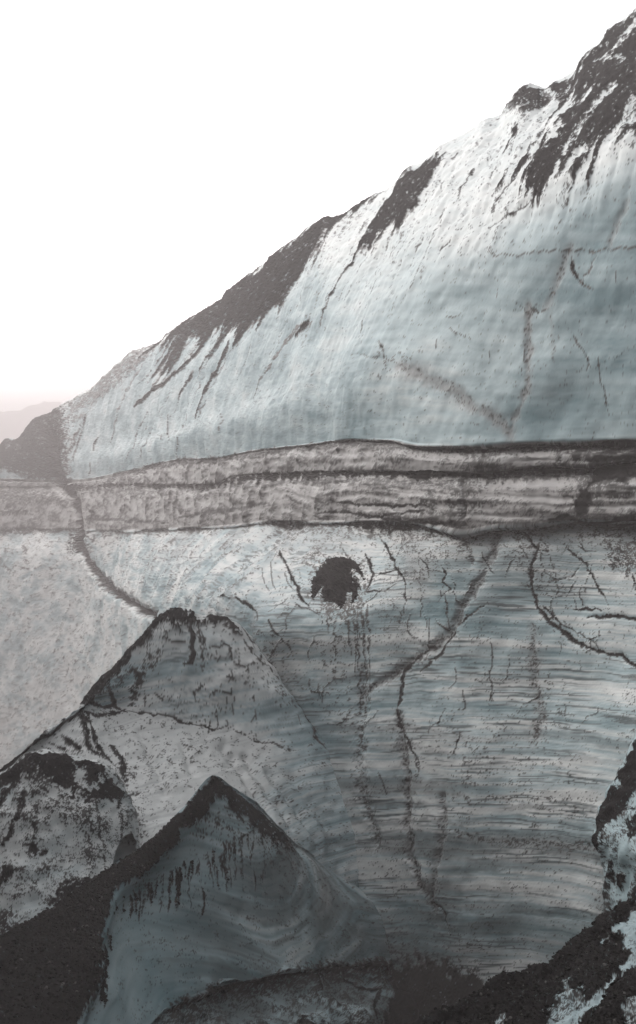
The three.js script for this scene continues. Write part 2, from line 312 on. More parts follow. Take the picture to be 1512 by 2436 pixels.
  for (const [p, w, ash] of [
    [[[545, 820], [520, 870], [500, 905], [470, 990]], 11, 0.95], [[[500, 780], [455, 850], [400, 900], [345, 945], [318, 968]], 8, 0.85], [[[560, 760], [500, 840], [470, 880]], 6, 0.7], [[[455, 888], [420, 946]], 6, 0.8],
    [[[866, 575], [851, 600], [821, 650], [786, 715], [764, 770]], 9, 0.8], [[[740, 762], [715, 778], [700, 800]], 14, 0.75], [[[705, 775], [665, 825], [630, 880], [600, 945]], 7, 0.62], [[[745, 765], [720, 820]], 6, 0.6], [[[205, 987], [190, 1030], [172, 1090]], 8, 0.8], [[[190, 1010], [162, 1080], [160, 1125]], 6, 0.7],
    [[[1222, 300], [1218, 325], [1194, 360]], 9, 0.85], [[[1120, 400], [1100, 430], [1085, 470]], 6, 0.6], [[[1050, 490], [1030, 530]], 5, 0.55], [[[1245, 400], [1200, 450], [1170, 500]], 8, 0.6], [[[1290, 455], [1250, 490], [1160, 540]], 5, 0.7], [[[340, 870], [300, 930], [270, 990]], 7, 0.55], [[[280, 980], [265, 1050]], 5, 0.65], [[[400, 860], [360, 930]], 6, 0.6],
    [[[530, 985], [520, 1030]], 3, 0.5], [[[400, 985], [395, 1060]], 3, 0.6], [[[422, 1040], [420, 1085]], 3, 0.7], [[[230, 1040], [222, 1070]], 3, 0.7], [[[213, 1100], [210, 1130]], 3, 0.6], [[[960, 540], [930, 600], [900, 650]], 4, 0.5], [[[1000, 560], [975, 610]], 4, 0.5], [[[1070, 560], [1040, 600]], 4, 0.55], [[[900, 560], [850, 640], [820, 720]], 4, 0.45]])
    L(p, { w: w * 1.2, w2: w * 0.7, ash: ash + 0.08, push: -0.12, soft: 0.8 });
  for (let q = 0; q < 46; q++) {                       // dirty runs down the leaning slope
    const t = rnd(), x = lerp(330, 1330, t), y = crestT(x) + 40 + 150 * rnd(), l = 50 + 120 * rnd();
    L([[x, y], [x - l * 0.2, y + l * 0.42], [x - l * 0.43, y + l]], { w: 1.8 + 3.5 * rnd() * rnd(), w2: 1.2, ash: 0.34 + 0.3 * rnd(), push: -0.1, soft: 1, wob: 0.8 });
  }
  // cracks, a dirt streak and darkened grooves of the smooth upper face
  L([[1161, 598], [1196, 610], [1236, 610], [1286, 600], [1356, 598], [1416, 598], [1512, 588], [1700, 580]], { w: 2, ash: 0.62, push: -0.05, wob: 0.5, jag: 1.5 });
  L([[1361, 613], [1371, 653], [1386, 673], [1411, 688]], { w: 4, w2: 2, ash: 0.75, push: -0.15 }); L([[1386, 673], [1421, 615]], { w: 2.5, ash: 0.65, push: -0.1 });
  L([[1356, 595], [1330, 660], [1301, 728]], { w: 12, ash: 0.34, push: -0.1, tint: 0.6, soft: 0.9 });
  L([[1251, 733], [1253, 780], [1256, 833], [1257, 908], [1236, 973], [1211, 1025]], { w: 9, ash: 0.38, push: -0.1, tint: 0.85, soft: 1.2, wob: 1 });
  L([[943, 873], [1006, 898], [1066, 928], [1131, 973], [1196, 1005], [1215, 1030]], { w: 13, ash: 0.3, push: -0.1, tint: 0.8, soft: 1.2, wob: 1 });
  L([[861, 763], [862, 780], [858, 800]], { w: 2.6, ash: 0.9, push: -0.12 }); L([[906, 813], [918, 838], [914, 855]], { w: 3, ash: 0.7, push: -0.12 });
  L([[840, 845], [900, 850], [915, 852]], { w: 2, ash: 0.4, push: -0.06 }); A([[905, 835], [960, 840], [985, 870], [930, 880], [898, 868]], { ash: 0.34, soft: 6, fray: 6 });
  L([[1366, 803], [1385, 830], [1401, 853], [1396, 875]], { w: 2, ash: 0.75, push: -0.1 }); L([[1426, 853], [1431, 903], [1440, 940], [1446, 983]], { w: 2, ash: 0.75, push: -0.1 });
  L([[1256, 733], [1276, 740], [1301, 733]], { w: 3, ash: 0.6, push: -0.1 }); L([[1225, 720], [1245, 738]], { w: 3, ash: 0.5, push: -0.08 }); L([[1310, 740], [1310, 790], [1320, 860]], { w: 4, ash: 0.3, tint: 0.3 });
  L([[1180, 470], [1170, 520]], { w: 3, ash: 0.4 }); L([[1330, 470], [1325, 500]], { w: 3, ash: 0.4 }); L([[1495, 480], [1470, 540], [1450, 590]], { w: 10, ash: 0.2, push: -0.1, tint: 0.5 });
  L([[1060, 780], [1110, 800]], { w: 2, ash: 0.5 }); L([[1040, 745], [1100, 752]], { w: 2, ash: 0.4 }); L([[950, 760], [1000, 770]], { w: 2, ash: 0.3 });
  for (let q = 0; q < 20; q++) { const x = 860 + 640 * rnd(), y = 640 + 330 * rnd(); L([[x, y], [x + 8 * rnd() - 4, y + 10 + 18 * rnd()]], { w: 1.6, ash: 0.5 * rnd() + 0.2, push: -0.03 }); }
  // the gully down the left end
  L([[112, 1020], [128, 1067], [138, 1137], [165, 1167], [185, 1210], [190, 1260], [190, 1300], [215, 1340], [242, 1380], [262, 1402], [300, 1425], [325, 1450], [368, 1466]], { w: 20, w2: 10, ash: 1, push: -1.3, soft: 0.5, wob: 0.7 });
  A([[112, 1060], [150, 1060], [160, 1140], [120, 1140]], { ash: 1, soft: 6, fray: 6 }); A([[170, 1270], [205, 1270], [215, 1320], [160, 1310]], { soft: 6, fray: 8 }); A([[205, 1205], [232, 1210], [225, 1245], [205, 1245]], { ash: 0.85, soft: 5, fray: 6 });
  A([[230, 1360], [262, 1375], [300, 1420], [270, 1410], [240, 1390]], { ash: 0.9, soft: 6, fray: 8 });
  // ash ledges of the dirty bands, with the undercut shade below each painted in
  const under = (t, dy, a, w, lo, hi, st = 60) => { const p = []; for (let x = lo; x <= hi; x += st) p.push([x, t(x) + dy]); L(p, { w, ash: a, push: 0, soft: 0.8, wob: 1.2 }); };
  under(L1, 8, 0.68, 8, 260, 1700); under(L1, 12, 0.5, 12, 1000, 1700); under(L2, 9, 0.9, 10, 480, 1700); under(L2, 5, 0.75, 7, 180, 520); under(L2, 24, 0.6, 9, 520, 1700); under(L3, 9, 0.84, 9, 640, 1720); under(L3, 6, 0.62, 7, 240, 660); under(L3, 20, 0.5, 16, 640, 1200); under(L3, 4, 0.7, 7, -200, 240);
  L([[786, 1190], [830, 1197], [880, 1202], [960, 1203], [1010, 1200], [1031, 1212]], { w: 3, ash: 0.85, push: -0.18 }); L([[756, 1222], [800, 1216], [870, 1226], [981, 1240], [1060, 1250]], { w: 4, ash: 0.8, push: -0.2 });
  L([[890, 1228], [960, 1222], [1010, 1210]], { w: 2.5, ash: 0.8, push: -0.1 }); L([[430, 1230], [470, 1220], [560, 1210], [640, 1195]], { w: 5, ash: 0.6, push: -0.15 }); L([[200, 1232], [290, 1236], [400, 1240]], { w: 4, ash: 0.6, push: -0.12 }); L([[300, 1165], [400, 1160], [480, 1165], [600, 1150]], { w: 4, ash: 0.5, push: -0.12 });
  L([[1111, 1122], [1106, 1180], [1106, 1246]], { w: 9, ash: 0.62, push: -0.25, soft: 0.9 }); L([[1151, 1072], [1150, 1116]], { w: 8, ash: 0.66, push: -0.1, soft: 0.9 }); L([[1116, 1268], [1120, 1300], [1126, 1335]], { w: 7, ash: 0.6, push: -0.2, soft: 0.9 });
  A([[1400, 1112], [1480, 1098], [1700, 1090], [1700, 1140], [1480, 1150], [1410, 1180], [1385, 1232], [1310, 1240], [1345, 1195], [1372, 1165]], { ash: 0.82, soft: 9, fray: 9, scale: 0.9 });
  A([[1310, 1068], [1700, 1050], [1700, 1100], [1480, 1102], [1400, 1106], [1330, 1090]], { ash: 0.72, soft: 8, fray: 8, scale: 0.8 }); L([[1306, 1240], [1350, 1232], [1400, 1243], [1512, 1236]], { w: 7, ash: 1, push: -0.25 });
  A([[1420, 1300], [1470, 1270], [1512, 1280], [1600, 1300], [1600, 1370], [1512, 1360], [1440, 1360]], { ash: 0.62, soft: 10, fray: 12 });
  A([[-200, 1160], [90, 1165], [170, 1180], [190, 1200], [100, 1205], [-200, 1195]], { ash: 0.68, soft: 10, fray: 10 }); A([[-100, 1212], [60, 1210], [75, 1222], [-100, 1228]], { ash: 0.8, soft: 4, fray: 4 }); A([[240, 1160], [380, 1155], [420, 1175], [350, 1190], [230, 1185]], { ash: 0.55, soft: 10, fray: 10 });
  // cracks of the lower face
  for (const [p, w, ash, push] of [
    [[[888, 1262], [901, 1285], [926, 1330], [956, 1390], [961, 1430], [958, 1460]], 3.2, 0.9, -0.2], [[[863, 1320], [871, 1355], [856, 1395]], 4, 0.9, -0.15], [[[871, 1355], [901, 1357], [931, 1350]], 2.2, 0.8, -0.1], [[[856, 1397], [906, 1402], [933, 1385]], 2.2, 0.85, -0.1], [[[933, 1385], [940, 1345]], 2, 0.6, -0.1],
    [[[996, 1325], [1018, 1342], [1021, 1370]], 2.4, 0.8, -0.12], [[[991, 1375], [1003, 1395]], 2.4, 0.8, -0.12], [[[1056, 1345], [1066, 1365], [1056, 1385], [1073, 1400], [1048, 1420]], 3, 0.9, -0.15], [[[1061, 1410], [1063, 1455]], 2.4, 0.8, -0.1], [[[1003, 1415], [998, 1465]], 2.4, 0.85, -0.1], [[[1018, 1470], [1016, 1525], [1011, 1545]], 2.4, 0.85, -0.12],
    [[[1256, 1275], [1281, 1305], [1266, 1345], [1258, 1395], [1266, 1440], [1296, 1480], [1346, 1520], [1406, 1545], [1456, 1555], [1512, 1590], [1600, 1640]], 5, 0.95, -0.22], [[[1281, 1440], [1321, 1480], [1401, 1525], [1408, 1545]], 2.2, 0.8, -0.1], [[[1346, 1305], [1376, 1330], [1406, 1390], [1431, 1435]], 4, 0.7, -0.12], [[[1351, 1450], [1390, 1446], [1426, 1445]], 2.5, 0.85, -0.1], [[[1381, 1465], [1440, 1464], [1512, 1467], [1600, 1470]], 4, 0.9, -0.2],
    [[[1165, 1530], [1166, 1560], [1160, 1600], [1164, 1640], [1155, 1672]], 2.2, 0.85, -0.1], [[[1095, 1640], [1098, 1682]], 2, 0.85, -0.1], [[[1093, 1740], [1090, 1780]], 2, 0.8, -0.1], [[[1400, 1525], [1408, 1520]], 2, 0.8, 0], [[[1256, 1300], [1300, 1310], [1310, 1360]], 2, 0.6, -0.08], [[[1300, 1380], [1350, 1370], [1376, 1335]], 2, 0.6, -0.1], [[[1500, 1400], [1512, 1370], [1540, 1350]], 3, 0.8, -0.1], [[[1355, 1450], [1350, 1420]], 2, 0.6, -0.08],
    [[[1030, 1535], [955, 1590], [950, 1640], [944, 1690], [950, 1720], [970, 1750], [990, 1790], [1005, 1815]], 4.5, 0.92, -0.2], [[[905, 1840], [920, 1870], [925, 1890]], 2.4, 0.85, -0.1],
    [[[664, 1309], [680, 1340], [693, 1369], [712, 1420], [726, 1438]], 4, 0.8, -0.12], [[[562, 1419], [590, 1440], [604, 1455], [608, 1471]], 4, 0.85, -0.12], [[[633, 1447], [657, 1429], [682, 1419]], 2.5, 0.8, -0.1], [[[629, 1468], [640, 1490], [654, 1510], [675, 1539], [686, 1570]], 3, 0.82, -0.1], [[[668, 1510], [672, 1470], [690, 1440]], 2, 0.6, -0.05],
    [[[360, 1300], [330, 1400]], 5, 0.45, -0.1], [[[430, 1300], [400, 1370], [370, 1440]], 4, 0.55, -0.12], [[[560, 1270], [500, 1350], [440, 1430]], 5, 0.5, -0.15], [[[640, 1265], [560, 1360], [460, 1440]], 4, 0.5, -0.15], [[[480, 1325], [540, 1320], [640, 1312]], 2, 0.5, -0.08], [[[380, 1330], [440, 1322], [480, 1325]], 2, 0.5, -0.08], [[[520, 1420], [560, 1422]], 3, 0.8, -0.05],
    [[[-100, 1352], [80, 1350], [170, 1352]], 3, 0.5, -0.1], [[[-100, 1505], [60, 1500]], 2, 0.3, -0.06], [[[0, 1735], [90, 1730]], 3, 0.4, -0.1], [[[1030, 2140], [1060, 2160], [1075, 2200], [1085, 2225]], 4, 0.6, -0.3]])
    L(p, { w, w2: Math.max(1.6, w * 0.7), ash, push });
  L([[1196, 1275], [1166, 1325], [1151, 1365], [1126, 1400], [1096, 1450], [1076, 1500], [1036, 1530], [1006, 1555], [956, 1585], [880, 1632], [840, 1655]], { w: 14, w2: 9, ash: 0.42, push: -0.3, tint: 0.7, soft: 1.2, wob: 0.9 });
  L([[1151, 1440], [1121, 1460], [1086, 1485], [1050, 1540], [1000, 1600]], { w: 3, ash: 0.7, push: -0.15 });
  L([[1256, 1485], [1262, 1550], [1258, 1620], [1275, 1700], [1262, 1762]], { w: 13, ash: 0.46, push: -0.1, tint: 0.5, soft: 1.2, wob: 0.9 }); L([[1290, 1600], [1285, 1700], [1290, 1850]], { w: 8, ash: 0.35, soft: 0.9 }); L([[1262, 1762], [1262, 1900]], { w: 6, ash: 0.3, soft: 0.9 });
  L([[950, 1700], [960, 1760], [975, 1900], [985, 2040], [1010, 2100], [1040, 2150]], { w: 14, ash: 0.44, push: -0.35, tint: 0.6, soft: 1, wob: 0.9 }); L([[1060, 1900], [1065, 1970], [1050, 2060], [1040, 2120]], { w: 14, ash: 0.4, push: -0.3, tint: 0.5, soft: 1 });  // vertical folds, their shaded side painted as dark cover and tint
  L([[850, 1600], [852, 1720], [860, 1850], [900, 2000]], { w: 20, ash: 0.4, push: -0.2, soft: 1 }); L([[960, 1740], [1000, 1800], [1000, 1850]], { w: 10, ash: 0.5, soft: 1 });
  L([[1076, 1970], [1146, 1995], [1256, 2005], [1426, 2015], [1600, 2035]], { w: 4, w2: 12, ash: 0.4, push: -0.05, soft: 1, wob: 1 }); L([[1070, 1895], [1200, 1898], [1440, 1905]], { w: 4, w2: 8, ash: 0.36, push: -0.03, soft: 1, wob: 1 });
  for (const [x, l] of [[835, 1700], [850, 1780], [862, 1640], [815, 1560], [780, 1560], [762, 1500], [846, 1560], [828, 1600], [1060, 1520], [1300, 1420]]) L([[x, 1420 + 20 * rnd()], [x + 3, 1500], [x + 5, l]], { w: 4, w2: 2, ash: 0.62, soft: 1 });
  for (let q = 0; q < 60; q++) {                       // web of fine cracks, densest under the bands
    let x = 620 + 890 * rnd(), y = 1275 + 420 * rnd() ** 1.6, a = rnd() < 0.7 ? 1.57 + 1.1 * (rnd() - 0.5) : 6.28 * rnd(); const p = [[x, y]];
    for (let m = 2 + Math.floor(4 * rnd()); m > 0; m--) { const l = 8 + 14 * rnd(); x += Math.cos(a) * l; y += Math.sin(a) * l; p.push([x, y]); a += 1.5 * (rnd() - 0.5); }
    L(p, { w: 1.25 + 0.5 * rnd(), w2: 1, ash: 0.55 + 0.4 * rnd(), push: -0.04, jag: 3 });
  }
  for (let q = 0; q < 46; q++) { const x = 20 + 300 * rnd(), y = 1420 + 330 * rnd(), l = 20 + 34 * rnd(); L([[x, y], [x - l * 0.5, y + l]], { w: 1.5, ash: 0.3 + 0.35 * rnd(), push: -0.05 }); }
  A([[925, 2288], [1040, 2280], [1110, 2300], [1200, 2330], [1260, 2370], [1200, 2470], [900, 2470], [930, 2360]], { ash: 0.95, soft: 12, fray: 12, scale: 0.8 });  // dark cover painted in place of the shadow at the wall foot
  A([[722, 1330], [770, 1302], [850, 1310], [875, 1360], [865, 1420], [820, 1450], [760, 1445], [718, 1420]], { ash: 0.46, soft: 10, fray: 14, scale: 2 });
  // drips below the ash mound
  A([[735, 1400], [850, 1395], [845, 1440], [830, 1470], [765, 1470], [745, 1440]], { ash: 0.6, soft: 8, fray: 14, scale: 2 });
  const T1 = 0.64, T2 = 0.77;
  S.finish((x, y, z, ny, a, k) => {
    const g = S.groupOf[(k / S.nu) | 0], s = x * T1 + z * T2, [b1, b2, b3, b4] = bed(x, y, z);
    const big = n3(x * 0.06, y * 0.06, z * 0.06), med = n3(x * 0.28, y * 0.28, z * 0.28), sm = n3(x * 1.1, y * 1.1, z * 1.1);
    const speck = 0.5 + 0.5 * n3(x * 0.5 + 3, y * 0.5, z * 0.5);
    let push = 0.12 * med + 0.025 * sm, cov, c;
    if (g === 0) {
      const up = smooth(0.16, 0.5, ny);                       // the leaning slope above the steep face
      const jj = (k / S.nu) | 0, ii = k % S.nu + 0.44 * jj, st = n3(ii * 0.045, jj * 0.006, 4) * 0.65 + n3(ii * 0.12, jj * 0.02, 9) * 0.35;
      const rip = n3(s * 0.35, y * 2.6 + 0.5 * med, z * 0.05);
      push += up * (0.085 * st + 0.02 * rip + 0.03 * sm + 0.25 * big) + (1 - up) * (0.2 * big + 0.003 * b2 + 0.004 * b3);
      cov = Math.max(a, up * (0.07 + 0.34 * smooth(0, 0.9, st) + 0.08 * speck) + (1 - up) * (0.03 + 0.07 * speck * speck + 0.04 * b2), 0.02) + 0.14 * sm * up * smooth(0.2, 0.5, a);
      c = mix3(CLEAN, PALE, clamp(up * 0.85 + 0.16 * b2 + 0.1 * med));
      const blot = n3(x * 0.11, y * 0.16, z * 0.11) + 0.5 * n3(x * 0.4, y * 0.7, z * 0.4); c = mix3(c, tone(-0.22 + 0.35 * b1 + 0.25 * b2 + 0.18 * b3 + 0.45 * blot - 0.35 * smooth(4, 12, x)), 1 - up);
    } else if (g < 3) {
      push += 0.05 * b2 + 0.02 * b3 + 0.015 * n3(x * 2.3, y * 2.3, z * 2.3);
      cov = Math.max(a, 0.44 + 0.16 * med + 0.16 * b2 + 0.12 * b3 + 0.1 * sm + 0.12 * (speck - 0.5));
      c = mix3(GREY, DIRT, clamp(0.4 + 0.35 * b2 + 0.3 * med)); c = mix3(c, PALE, clamp(0.3 * smooth(0, 0.8, sm + med)));
    } else {
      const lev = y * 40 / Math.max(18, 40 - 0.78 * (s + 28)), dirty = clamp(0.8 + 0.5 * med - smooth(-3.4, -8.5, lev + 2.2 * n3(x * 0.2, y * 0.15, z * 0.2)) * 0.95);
      push += 0.42 * big + 0.004 * b2 + 0.006 * b3;
      const patchy = smooth(-0.25, 0.6, n3(x * 0.22 + 8, y * 0.3, z * 0.22) + 0.4 * n3(x * 0.7, y, z * 0.7)); cov = Math.max(a, 0.08 + 0.12 * patchy + 0.22 * dirty * (0.5 + 0.5 * speck) + 0.08 * sm + 0.06 * b2 + 0.06 * b3 + 0.1 * med);
      const west = smooth(-16, -30, x), blot = n3(x * 0.16, y * 0.3, z * 0.16) + 0.6 * n3(x * 0.5, y * 0.8, z * 0.5);
      c = tone(0.85 * b1 + 0.75 * b2 + 0.7 * b3 + 0.3 * blot + 0.12 + 0.5 * west);
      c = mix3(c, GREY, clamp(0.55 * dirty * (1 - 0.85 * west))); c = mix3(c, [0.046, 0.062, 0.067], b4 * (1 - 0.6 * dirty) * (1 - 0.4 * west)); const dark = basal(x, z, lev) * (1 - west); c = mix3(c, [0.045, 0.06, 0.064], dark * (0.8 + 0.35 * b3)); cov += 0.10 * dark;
    }
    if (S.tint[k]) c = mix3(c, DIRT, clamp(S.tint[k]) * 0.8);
    return [push, clamp(cov), ...c, g === 1 || g === 2 ? 0.42 : 1];
  });
  const W = thing('glacier_wall', 'tall blue grey glacier wall crossed by dirty bands, rising to the right edge', 'glacier');
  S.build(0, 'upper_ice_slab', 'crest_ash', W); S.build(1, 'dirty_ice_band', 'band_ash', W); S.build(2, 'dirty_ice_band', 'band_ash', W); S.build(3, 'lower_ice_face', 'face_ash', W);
  W.children.find(m => m.name === 'upper_ice_slab').userData.label = 'smooth pale blue ice above the dark bands';
  W.children.find(m => m.name === 'lower_ice_face').userData.label = 'cracked layered ice below the dark bands';

  // the round clot of black ash stuck on the face: a crust of its own that follows the ice below it
  {
    const ring = [[798, 1318], [824, 1320], [843, 1332], [853, 1352], [852, 1368], [842, 1356], [828, 1342], [824, 1350], [836, 1366], [843, 1384], [832, 1418], [824, 1428], [822, 1402], [812, 1394], [809, 1424], [797, 1434], [784, 1421], [770, 1415], [757, 1416], [754, 1384], [748, 1398], [738, 1414], [731, 1408], [738, 1380], [748, 1360], [762, 1342], [778, 1326]].map(p => S.find(...p)).map(k => [k % S.nu, (k / S.nu) | 0]);
    const lo = [0, 1].map(c => Math.min(...ring.map(p => p[c])) - 4), hi = [0, 1].map(c => Math.max(...ring.map(p => p[c])) + 4), wd = hi[0] - lo[0] + 1, sd = [], pos = [], nor = [], col = [], idx = [];
    const F = 2, nx = (hi[0] - lo[0]) * F, ny = (hi[1] - lo[1]) * F;          // twice as fine as the wall
    for (let b = 0; b <= ny; b++) for (let a = 0; a <= nx; a++) {
      const i = lo[0] + a / F, j = lo[1] + b / F, i0 = Math.floor(i), j0 = Math.floor(j), fx = i - i0, fy = j - j0; let inside = false, D = 1e9;
      for (let p = 0, q = ring.length - 1; p < ring.length; q = p++) {
        const [x1, y1] = ring[p], [x2, y2] = ring[q]; if ((y1 > j) !== (y2 > j) && i < (x2 - x1) * (j - y1) / (y2 - y1) + x1) inside = !inside;
        const ex = x2 - x1, ey = y2 - y1, t = clamp(((i - x1) * ex + (j - y1) * ey) / (ex * ex + ey * ey || 1)); D = Math.min(D, Math.hypot(i - x1 - t * ex, j - y1 - t * ey));
      }
      const e = (inside ? D : -D) + 1.6 * n3(i * 0.22, j * 0.22, 3) + 0.9 * n3(i * 0.7, j * 0.7, 8) - 5.5 * smooth(0.34, 0.6, n3(i * 0.16 + 3, j * 0.07, 6)) * smooth(0.45, 0.8, a / nx);
      const h = e < 0 ? -0.04 : 0.03 + 0.42 * smooth(0, 11, e) + 0.05 * n3(i * 0.5, j * 0.5, 1) + 0.03 * (rnd() - 0.5), v = 0.75 + 0.5 * rnd(), P = [0, 0, 0], N = [0, 0, 0];
      for (let c = 0; c < 3; c++) for (const [di, dj, w] of [[0, 0, (1 - fx) * (1 - fy)], [1, 0, fx * (1 - fy)], [0, 1, (1 - fx) * fy], [1, 1, fx * fy]]) { const k = ((j0 + dj) * S.nu + i0 + di) * 3 + c; P[c] += S.Q[k] * w; N[c] += S.N[k] * w; }
      sd.push(e); pos.push(P[0] + N[0] * h, P[1] + N[1] * h, P[2] + N[2] * h); col.push(0.0095 * v, 0.0088 * v, 0.009 * v);
      if (a < nx && b < ny) idx.push(b * (nx + 1) + a);
    }
    const tri = []; for (const k of idx) { const q = [k, k + 1, k + nx + 1, k + nx + 2]; if (Math.max(...q.map(m => sd[m])) > 0) tri.push(q[0], q[2], q[1], q[1], q[2], q[3]); }
    const g = new THREE.BufferGeometry(); g.setAttribute('position', new THREE.Float32BufferAttribute(pos, 3)); g.setAttribute('color', new THREE.Float32BufferAttribute(col, 3)); g.setIndex(tri); g.computeVertexNormals();
    const clot = new THREE.Mesh(g, ASH); clot.name = 'ash_mound'; clot.castShadow = clot.receiveShadow = true; clot.userData = { label: 'round black ash clot stuck on the middle of the ice face, dripping below', category: 'ash mound' }; scene.add(clot);
  }
}

// ------------------------------------------------------------------ the ash-crowned fin in front of the wall
console.log('fins');
const iceStyle = (S, o) => S.finish((x, y, z, ny, a, k) => {
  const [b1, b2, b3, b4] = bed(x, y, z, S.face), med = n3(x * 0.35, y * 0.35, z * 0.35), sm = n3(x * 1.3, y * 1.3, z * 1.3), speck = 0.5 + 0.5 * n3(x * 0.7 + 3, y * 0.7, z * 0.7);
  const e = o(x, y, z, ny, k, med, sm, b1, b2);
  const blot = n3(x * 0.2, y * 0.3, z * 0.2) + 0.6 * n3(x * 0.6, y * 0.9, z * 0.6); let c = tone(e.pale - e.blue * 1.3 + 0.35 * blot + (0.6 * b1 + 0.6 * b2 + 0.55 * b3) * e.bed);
  c = mix3(c, [0.046, 0.062, 0.067], b4 * 0.6 * clamp(e.bed));
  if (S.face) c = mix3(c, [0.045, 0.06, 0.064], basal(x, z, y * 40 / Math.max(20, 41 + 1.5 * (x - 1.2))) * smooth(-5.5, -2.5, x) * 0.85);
  if (S.tint[k]) c = mix3(c, DIRT, clamp(S.tint[k]) * 0.8);
  const cov = Math.max(a, e.dirt + 0.16 * sm * e.fray + 0.14 * (speck - 0.5) * e.fray + 0.06 * b3 * e.bed);
  return [(0.14 * med + 0.05 * sm) * e.rough + 0.004 * b2 * e.bed + 0.006 * b3 * e.bed + (e.push || 0), clamp(cov), ...c];
});
{
  const NU = 420;
  const ridge = rail([[-620, 2260, 31], [-250, 2000, 36], [-100, 1898, 38.5], [0, 1828, 40], [60, 1782, 41], [110, 1742, 42], [190, 1682, 44], [215, 1650, 44.8], [270, 1590, 46], [340, 1512, 47.3], [385, 1464, 48.3], [430, 1452, 49], [480, 1462, 49.6], [570, 1490, 50.4], [650, 1585, 49.8], [720, 1690, 48.4], [800, 1800, 46.8], [880, 1880, 45.4]], NU);
  const crack = rail([[-620, 2330, 30.5], [-250, 2080, 35.5], [-100, 1980, 38], [0, 1890, 39.4], [62, 1800, 40.8], [115, 1756, 41.8], [198, 1694, 43.8], [225, 1680, 44.5], [280, 1688, 45.2], [350, 1698, 45.3], [410, 1708, 45.4], [470, 1722, 45.7], [530, 1735, 46], [610, 1750, 46.3], [690, 1770, 46.3], [760, 1800, 46], [820, 1850, 45.4], [890, 1910, 44.6]], NU);
  const mid = rail([[-620, 2420, 29.5], [-250, 2180, 34], [-100, 2090, 36], [0, 2030, 37], [66, 1950, 38.2], [125, 1905, 38.9], [205, 1870, 39.8], [245, 1865, 40.3], [300, 1862, 40.8], [360, 1866, 41], [430, 1870, 41.2], [500, 1876, 41.6], [560, 1884, 42.1], [640, 1900, 42.9], [710, 1920, 43.6], [780, 1940, 44], [840, 1960, 44], [900, 1990, 43.6]], NU);
  const low = rail([[-620, 2520, 28], [-250, 2290, 32], [-100, 2230, 34], [0, 2180, 35], [70, 2120, 35.8], [135, 2090, 36.4], [205, 2070, 36.9], [255, 2055, 37.2], [310, 2045, 37.5], [370, 2040, 37.6], [440, 2035, 37.8], [510, 2035, 38.2], [570, 2040, 38.8], [650, 2050, 39.8], [720, 2070, 41], [790, 2090, 42.2], [850, 2110, 42.8], [910, 2140, 43]], NU);
  const S = new Surface([shift(ridge, 0.5, -7, -7), shift(ridge, 0.1, -0.9, -0.8), ridge, mixRail(ridge, crack, 0.45, 0.1, 0.2, 0.25), crack, mid, low, shift(low, 0, -7, 1.5)], [], 2.6);
  const A = (p, o) => S.patch(p, o), L = (p, o) => S.line(p, o);
  L([[-100, 1900], [0, 1832], [60, 1787], [110, 1747], [190, 1688], [210, 1662]], { w: 6, ash: 1, push: 0.08 }); L([[205, 1668], [240, 1625], [270, 1594], [340, 1516], [385, 1468], [430, 1458]], { w: 13, w2: 11, ash: 1, push: 0.12, soft: 0.5 });
  A([[372, 1470], [400, 1454], [450, 1455], [478, 1478], [470, 1502], [440, 1498], [392, 1490], [365, 1498], [345, 1520]], { soft: 4, fray: 6, push: 0.12 }); A([[490, 1466], [530, 1470], [572, 1492], [560, 1502], [530, 1480], [495, 1476]], { soft: 3, fray: 4, push: 0.1 });
  L([[450, 1495], [458, 1520], [462, 1560], [455, 1576], [440, 1578]], { w: 8, w2: 5, ash: 0.95, soft: 0.6 }); L([[475, 1495], [482, 1540], [482, 1590]], { w: 7, w2: 3, ash: 0.6, soft: 0.9 });
  A([[350, 1535], [385, 1545], [380, 1575], [350, 1590], [345, 1560]], { ash: 0.62, soft: 5, fray: 9, scale: 2 }); A([[320, 1590], [346, 1590], [340, 1620], [322, 1650], [315, 1685], [308, 1680], [312, 1630]], { ash: 0.9, soft: 5, fray: 7, scale: 2 }); A([[290, 1590], [320, 1580], [310, 1620], [280, 1620]], { ash: 0.65, soft: 6, fray: 8, scale: 2 }); A([[255, 1620], [300, 1600], [290, 1640], [240, 1650]], { ash: 0.5, soft: 8, fray: 10, scale: 2 });
  L([[205, 1668], [235, 1678], [280, 1684], [310, 1692]], { w: 6, w2: 3, ash: 0.95, push: -0.1 }); L([[260, 1640], [272, 1665], [276, 1682]], { w: 4, ash: 0.9 });
  L([[310, 1692], [345, 1696], [365, 1703], [400, 1700], [440, 1716], [480, 1726], [516, 1735], [540, 1728]], { w: 2.6, ash: 0.85, push: -0.2 }); L([[540, 1728], [600, 1760], [640, 1765], [700, 1785]], { w: 2.5, ash: 0.55, push: -0.1 });
  L([[573, 1493], [600, 1520], [622, 1542], [654, 1584], [693, 1620], [714, 1665], [740, 1710], [760, 1760], [810, 1810], [850, 1850]], { w: 5, w2: 4, ash: 0.72, push: -0.2, soft: 0.9 });
  L([[570, 1505], [600, 1550], [640, 1590], [690, 1650]], { w: 2.4, ash: 0.6, push: -0.1 }); L([[500, 1490], [560, 1500], [600, 1550]], { w: 2, ash: 0.3 });
  for (const p of [[[490, 1540], [520, 1535], [545, 1540], [550, 1570], [570, 1585], [610, 1575]], [[465, 1670], [465, 1640], [485, 1630]], [[500, 1650], [550, 1652]], [[602, 1650], [602, 1665]], [[690, 1660], [705, 1685]], [[345, 1645], [343, 1680]], [[370, 1650], [385, 1670]], [[380, 1520], [410, 1525], [440, 1530]]]) L(p, { w: 2.2, ash: 0.75, push: -0.08 });
